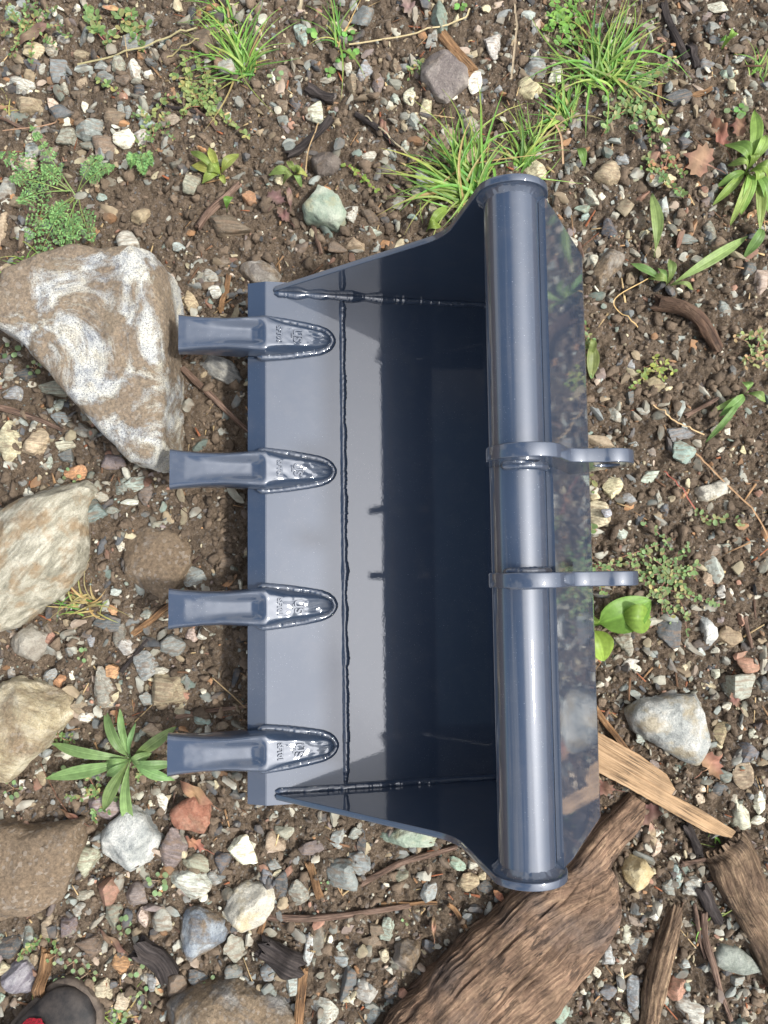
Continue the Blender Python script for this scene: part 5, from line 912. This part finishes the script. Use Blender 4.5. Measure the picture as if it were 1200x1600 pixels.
def dead_leaf(px, py, size, ang, outline, col, label, seed, curl=.25, squash=1., name='fallen_leaf', zb=.014, stalk=True):
    col = tuple(.45*(col[0]+col[1]+col[2])/3*w_+.55*v_ for v_, w_ in zip(col[:3], (1.12, .98, .82)))+(1,); col = tuple(v_*.86 for v_ in col[:3])+(1,)
    r_ = random.Random(seed); c = at(px, py, zb); s = size*MPP/2; g = Green(); rings = 6; n = len(outline)*3; pl = []
    for (a, b) in zip(outline, outline[1:]+outline[:1]):
        for k in range(3): t = k/3; pl.append((a[0]*(1-t)+b[0]*t, a[1]*(1-t)+b[1]*t))
    ca, sa = math.cos(R(ang)), math.sin(R(ang)); ph = r_.uniform(0, 6); z0 = max(lowh(c.x, c.y), 0)+.008
    def put(x, y):
        rr = math.hypot(x, y); z = curl*s*(rr**2*.6*math.sin(2*math.atan2(y, x)+ph)+.22*math.sin(x*5+ph)+.2*math.sin(y*6-ph)+.12*math.sin(9*x-7*y))+.10*s*abs(x)
        g.V.append(Vector((c.x+(x*ca*squash-y*sa)*s, c.y+(x*sa*squash+y*ca)*s, z0+z+.35*curl*s))); f = 1+.22*math.sin(x*6+ph)*math.sin(y*5+ph); f *= 1.18 if abs(x) < .03 else 1
        g.C.append((col[0]*f, col[1]*f*(1+.1*math.sin(4*y+ph)), col[2]*f, 1))
    put(0, 0)
    for k in range(1, rings+1):
        for (x, y) in pl: put(x*k/rings, y*k/rings)
    for i in range(n): g.F.append((0, 1+i, 1+(i+1) % n))
    for k in range(rings-1):
        for i in range(n): a = 1+k*n; g.F.append((a+i, a+n+i, a+n+(i+1) % n, a+(i+1) % n))
    if stalk: b = Vector((c.x-(outline[0][1]*sa)*s*.9, c.y+outline[0][1]*ca*s*.9, z0+.003)); e = b+Vector((sa, -ca, 0))*s*.6; g.ribbon([b, b.lerp(e, .5)+Vector((.001, 0, .002)), e], [.0008, .0007, .0006], (col[0]*.8, col[1]*.7, col[2]*.7, 1))
    return g.build(name, DRYLEAF, origin=(c.x, c.y, z0), label=label, category='leaf')
dead_leaf(1098, 252, 74, 62, MAPLE, C(176,118,84), 'brown maple leaf at the right, left of the bright rosette', 1, .2)
dead_leaf(1126, 210, 60, 20, OAK, C(166,96,62), 'folded rust-brown leaf above the maple leaf', 2, .5, .75)
dead_leaf(1158, 198, 44, 80, MAPLE, C(150,92,66), 'crumpled brown leaf touching the bright rosette', 3, .5)
dead_leaf(738, 240, 48, 100, OAK, C(222,180,140), 'pale peach lobed leaf in the grass by the bucket', 4, .2)
dead_leaf(430, 310, 40, -30, MAPLE, C(128,92,84), 'torn purple-brown leaf left of the pale green rock', 5, .4)
dead_leaf(444, 336, 34, 40, OAK, C(138,92,80), 'smaller crumpled brown leaf below the torn purple-brown leaf', 6, .5)
dead_leaf(452, 305, 34, 5, OVAL, C(150,112,96), 'narrow brown leaf beside the torn purple-brown leaf', 7, .3, .7)
dead_leaf(600, 200, 38, 20, OAK, C(160,100,78), 'red-brown curled leaf left of the corner grass', 8, .5, .6)
dead_leaf(1110, 1195, 56, -50, MAPLE, C(178,116,76), 'orange-brown leaf under the pale angular rock', 9, .45)
dead_leaf(1014, 1275, 52, 30, MAPLE, C(128,82,68), 'dark brown leaf under the sawn plank', 10, .45)
dead_leaf(944, 1232, 44, 80, OAK, C(142,88,68), 'reddish brown leaf between plank and log', 11, .5)
dead_leaf(1020, 1300, 28, 10, OVAL, C(186,146,108), 'pale tan leaf below the dark brown leaf', 12, .4)
dead_leaf(305, 1240, 62, 55, OVAL, C(178,120,70), 'golden brown curled leaf under the tip of the lowest tooth', 13, .5, .8)
dead_leaf(305, 1318, 44, 60, OAK, C(190,106,66), 'bright orange curled leaf below the brick fragment', 14, .7, .8)
dead_leaf(912, 55, 80, -15, OVAL, C(150,96,72), 'long brown curled leaf in the dense grass', 15, .5, .45)
dead_leaf(50, 52, 66, -55, OVAL, C(136,102,80), 'brown leaf in the top left corner weed', 16, .4, .6)
dead_leaf(172, 10, 30, 80, OVAL, C(214,150,76), 'yellow-orange leaf at the top edge', 17, .3, .9)
dead_leaf(345, 95, 40, 70, MAPLE, C(150,106,80), 'brown leaf at the foot of the tall fine grass', 18, .4)
dead_leaf(640, 12, 50, 20, OAK, C(150,124,112), 'grey-brown leaf at the top edge', 19, .5)
dead_leaf(780, 1401, 24, 40, OVAL, C(196,112,50), 'small orange leaf at the lower end disc', 20, .4, 1.1)
dead_leaf(175, 1470, 60, 50, OVAL, C(134,92,66), 'brown curled leaf beside the olive slab', 21, .4, .5)
dead_leaf(110, 1275, 46, 60, OVAL, C(146,92,58), 'brown leaf strip above the muddy flat boulder', 22, .4, .5)
dead_leaf(678, 1448, 34, 0, OVAL, C(186,134,86), 'slim tan leaf left of the big log', 23, .4, .5)
dead_leaf(1150, 1095, 30, 30, OAK, C(150,96,74), 'small brown leaf right of the pale angular rock', 24, .5)

# ------------------------------------------------------------------ the photographer's shoe
RUBBER = m_plain('worn_black_rubber', (26,24,24), (58,52,48), 50, .6, .0008)
SOLEM = m_plain('dusty_sole_rubber', (66,58,52), (112,100,88), 40, .85, .0008)
REDM = m_plain('red_mesh_fabric', (70,10,20), (170,26,44), 420, .8, .0015)
def shoe():
    ang = R(42); toe = at(138, 1557, .03); dv = Vector((math.cos(ang), math.sin(ang), 0)); sv = Vector((-dv.y, dv.x, 0)); root = empty('shoe', (toe.x, toe.y, 0), label='black shoe toe with red mesh cut off by the bottom left corner', category='shoe')
    O = Vector((toe.x, toe.y, 0)); Ln = .30
    def width(t): return .056*min(1, math.sqrt(max(0, 1-((.16-t)/.16)**2)) if t < .16 else 1)*(1-.22*max(0, (t-.35)/.35) if t < .7 else .78+.0*t)*(1 if t < .93 else math.sqrt(max(.05, 1-((t-.93)/.075)**2)))
    def shell(z0f, z1f, grow, ntop, name, mat, crown=0):
        V = []; F = []; nt_ = 44; k = 22
        for i in range(nt_+1):
            t = .0005+.998*i/nt_; w_ = width(t)+grow; c = O-dv*(t*Ln-grow*(1 if t < .1 else 0)); zb, zt = z0f(t), z1f(t)
            for j in range(k):
                a = math.pi*2*j/k; x = math.cos(a); z = math.sin(a); rd = (abs(x)**ntop+abs(z)**ntop)**(-1/ntop); V.append(c+sv*w_*x*rd*(1-crown*max(0, z*rd)**2)+Vector((0, 0, (zb+zt)/2+(zt-zb)/2*z*rd))-O)
        for i in range(nt_):
            for j in range(k): q = (j+1) % k; F.append((i*k+j, i*k+q, (i+1)*k+q, (i+1)*k+j))
        F += [tuple(range(k)), tuple(range(nt_*k+k-1, nt_*k-1, -1))]; return obj(name, mesh(name, V, F, True, 60), mat, root)
    shell(lambda t: .004+.006*max(0, 1-t*6), lambda t: .030, .006, 5, 'sole', SOLEM)
    shell(lambda t: .024, lambda t: .030+.030*min(1, math.sqrt(max(0, t)/.22))+.075*max(0, min(1, (t-.3)/.4)), 0, 2.6, 'upper', RUBBER, .25)
    # ribbed toe guard and red mesh patch lie on the upper
    def on(t, v): return O-dv*(t*Ln)+sv*width(t)*v*.9+Vector((0, 0, .030+.030*min(1, math.sqrt(t/.22))+.075*max(0, min(1, (t-.3)/.4))-.016*abs(v)**3))
    for i in range(11):
        t = .16+.026*i; P = [on(t, v)-O+Vector((0, 0, .0012)) for v in (1.1, 1.07, 1.04, 1.0, .96)]; V = []; F = []
        for q in P: V += [q-dv*.0014, q+Vector((0, 0, .0018)), q+dv*.0014]
        for a in range(4): b = a*3; F += [(b, b+1, b+4, b+3), (b+1, b+2, b+5, b+4)]
        obj('rib', mesh('rib', V, F), SOLEM, root)
    V = []; F = []; n = 14
    for i in range(n+1):
        for j in range(9):
            t = .212+.30*i/n; v = -.5+1.44*j/8; V.append(on(t, v*math.sqrt(min(1, .45+i/6)))-O+Vector((0, 0, .006+.0015*((i+j) % 2))))
    for i in range(n):
        for j in range(8): a = i*9+j; F.append((a, a+1, a+10, a+9))
    obj('mesh_panel', mesh('mesh_panel', V, F), REDM, root)
shoe()
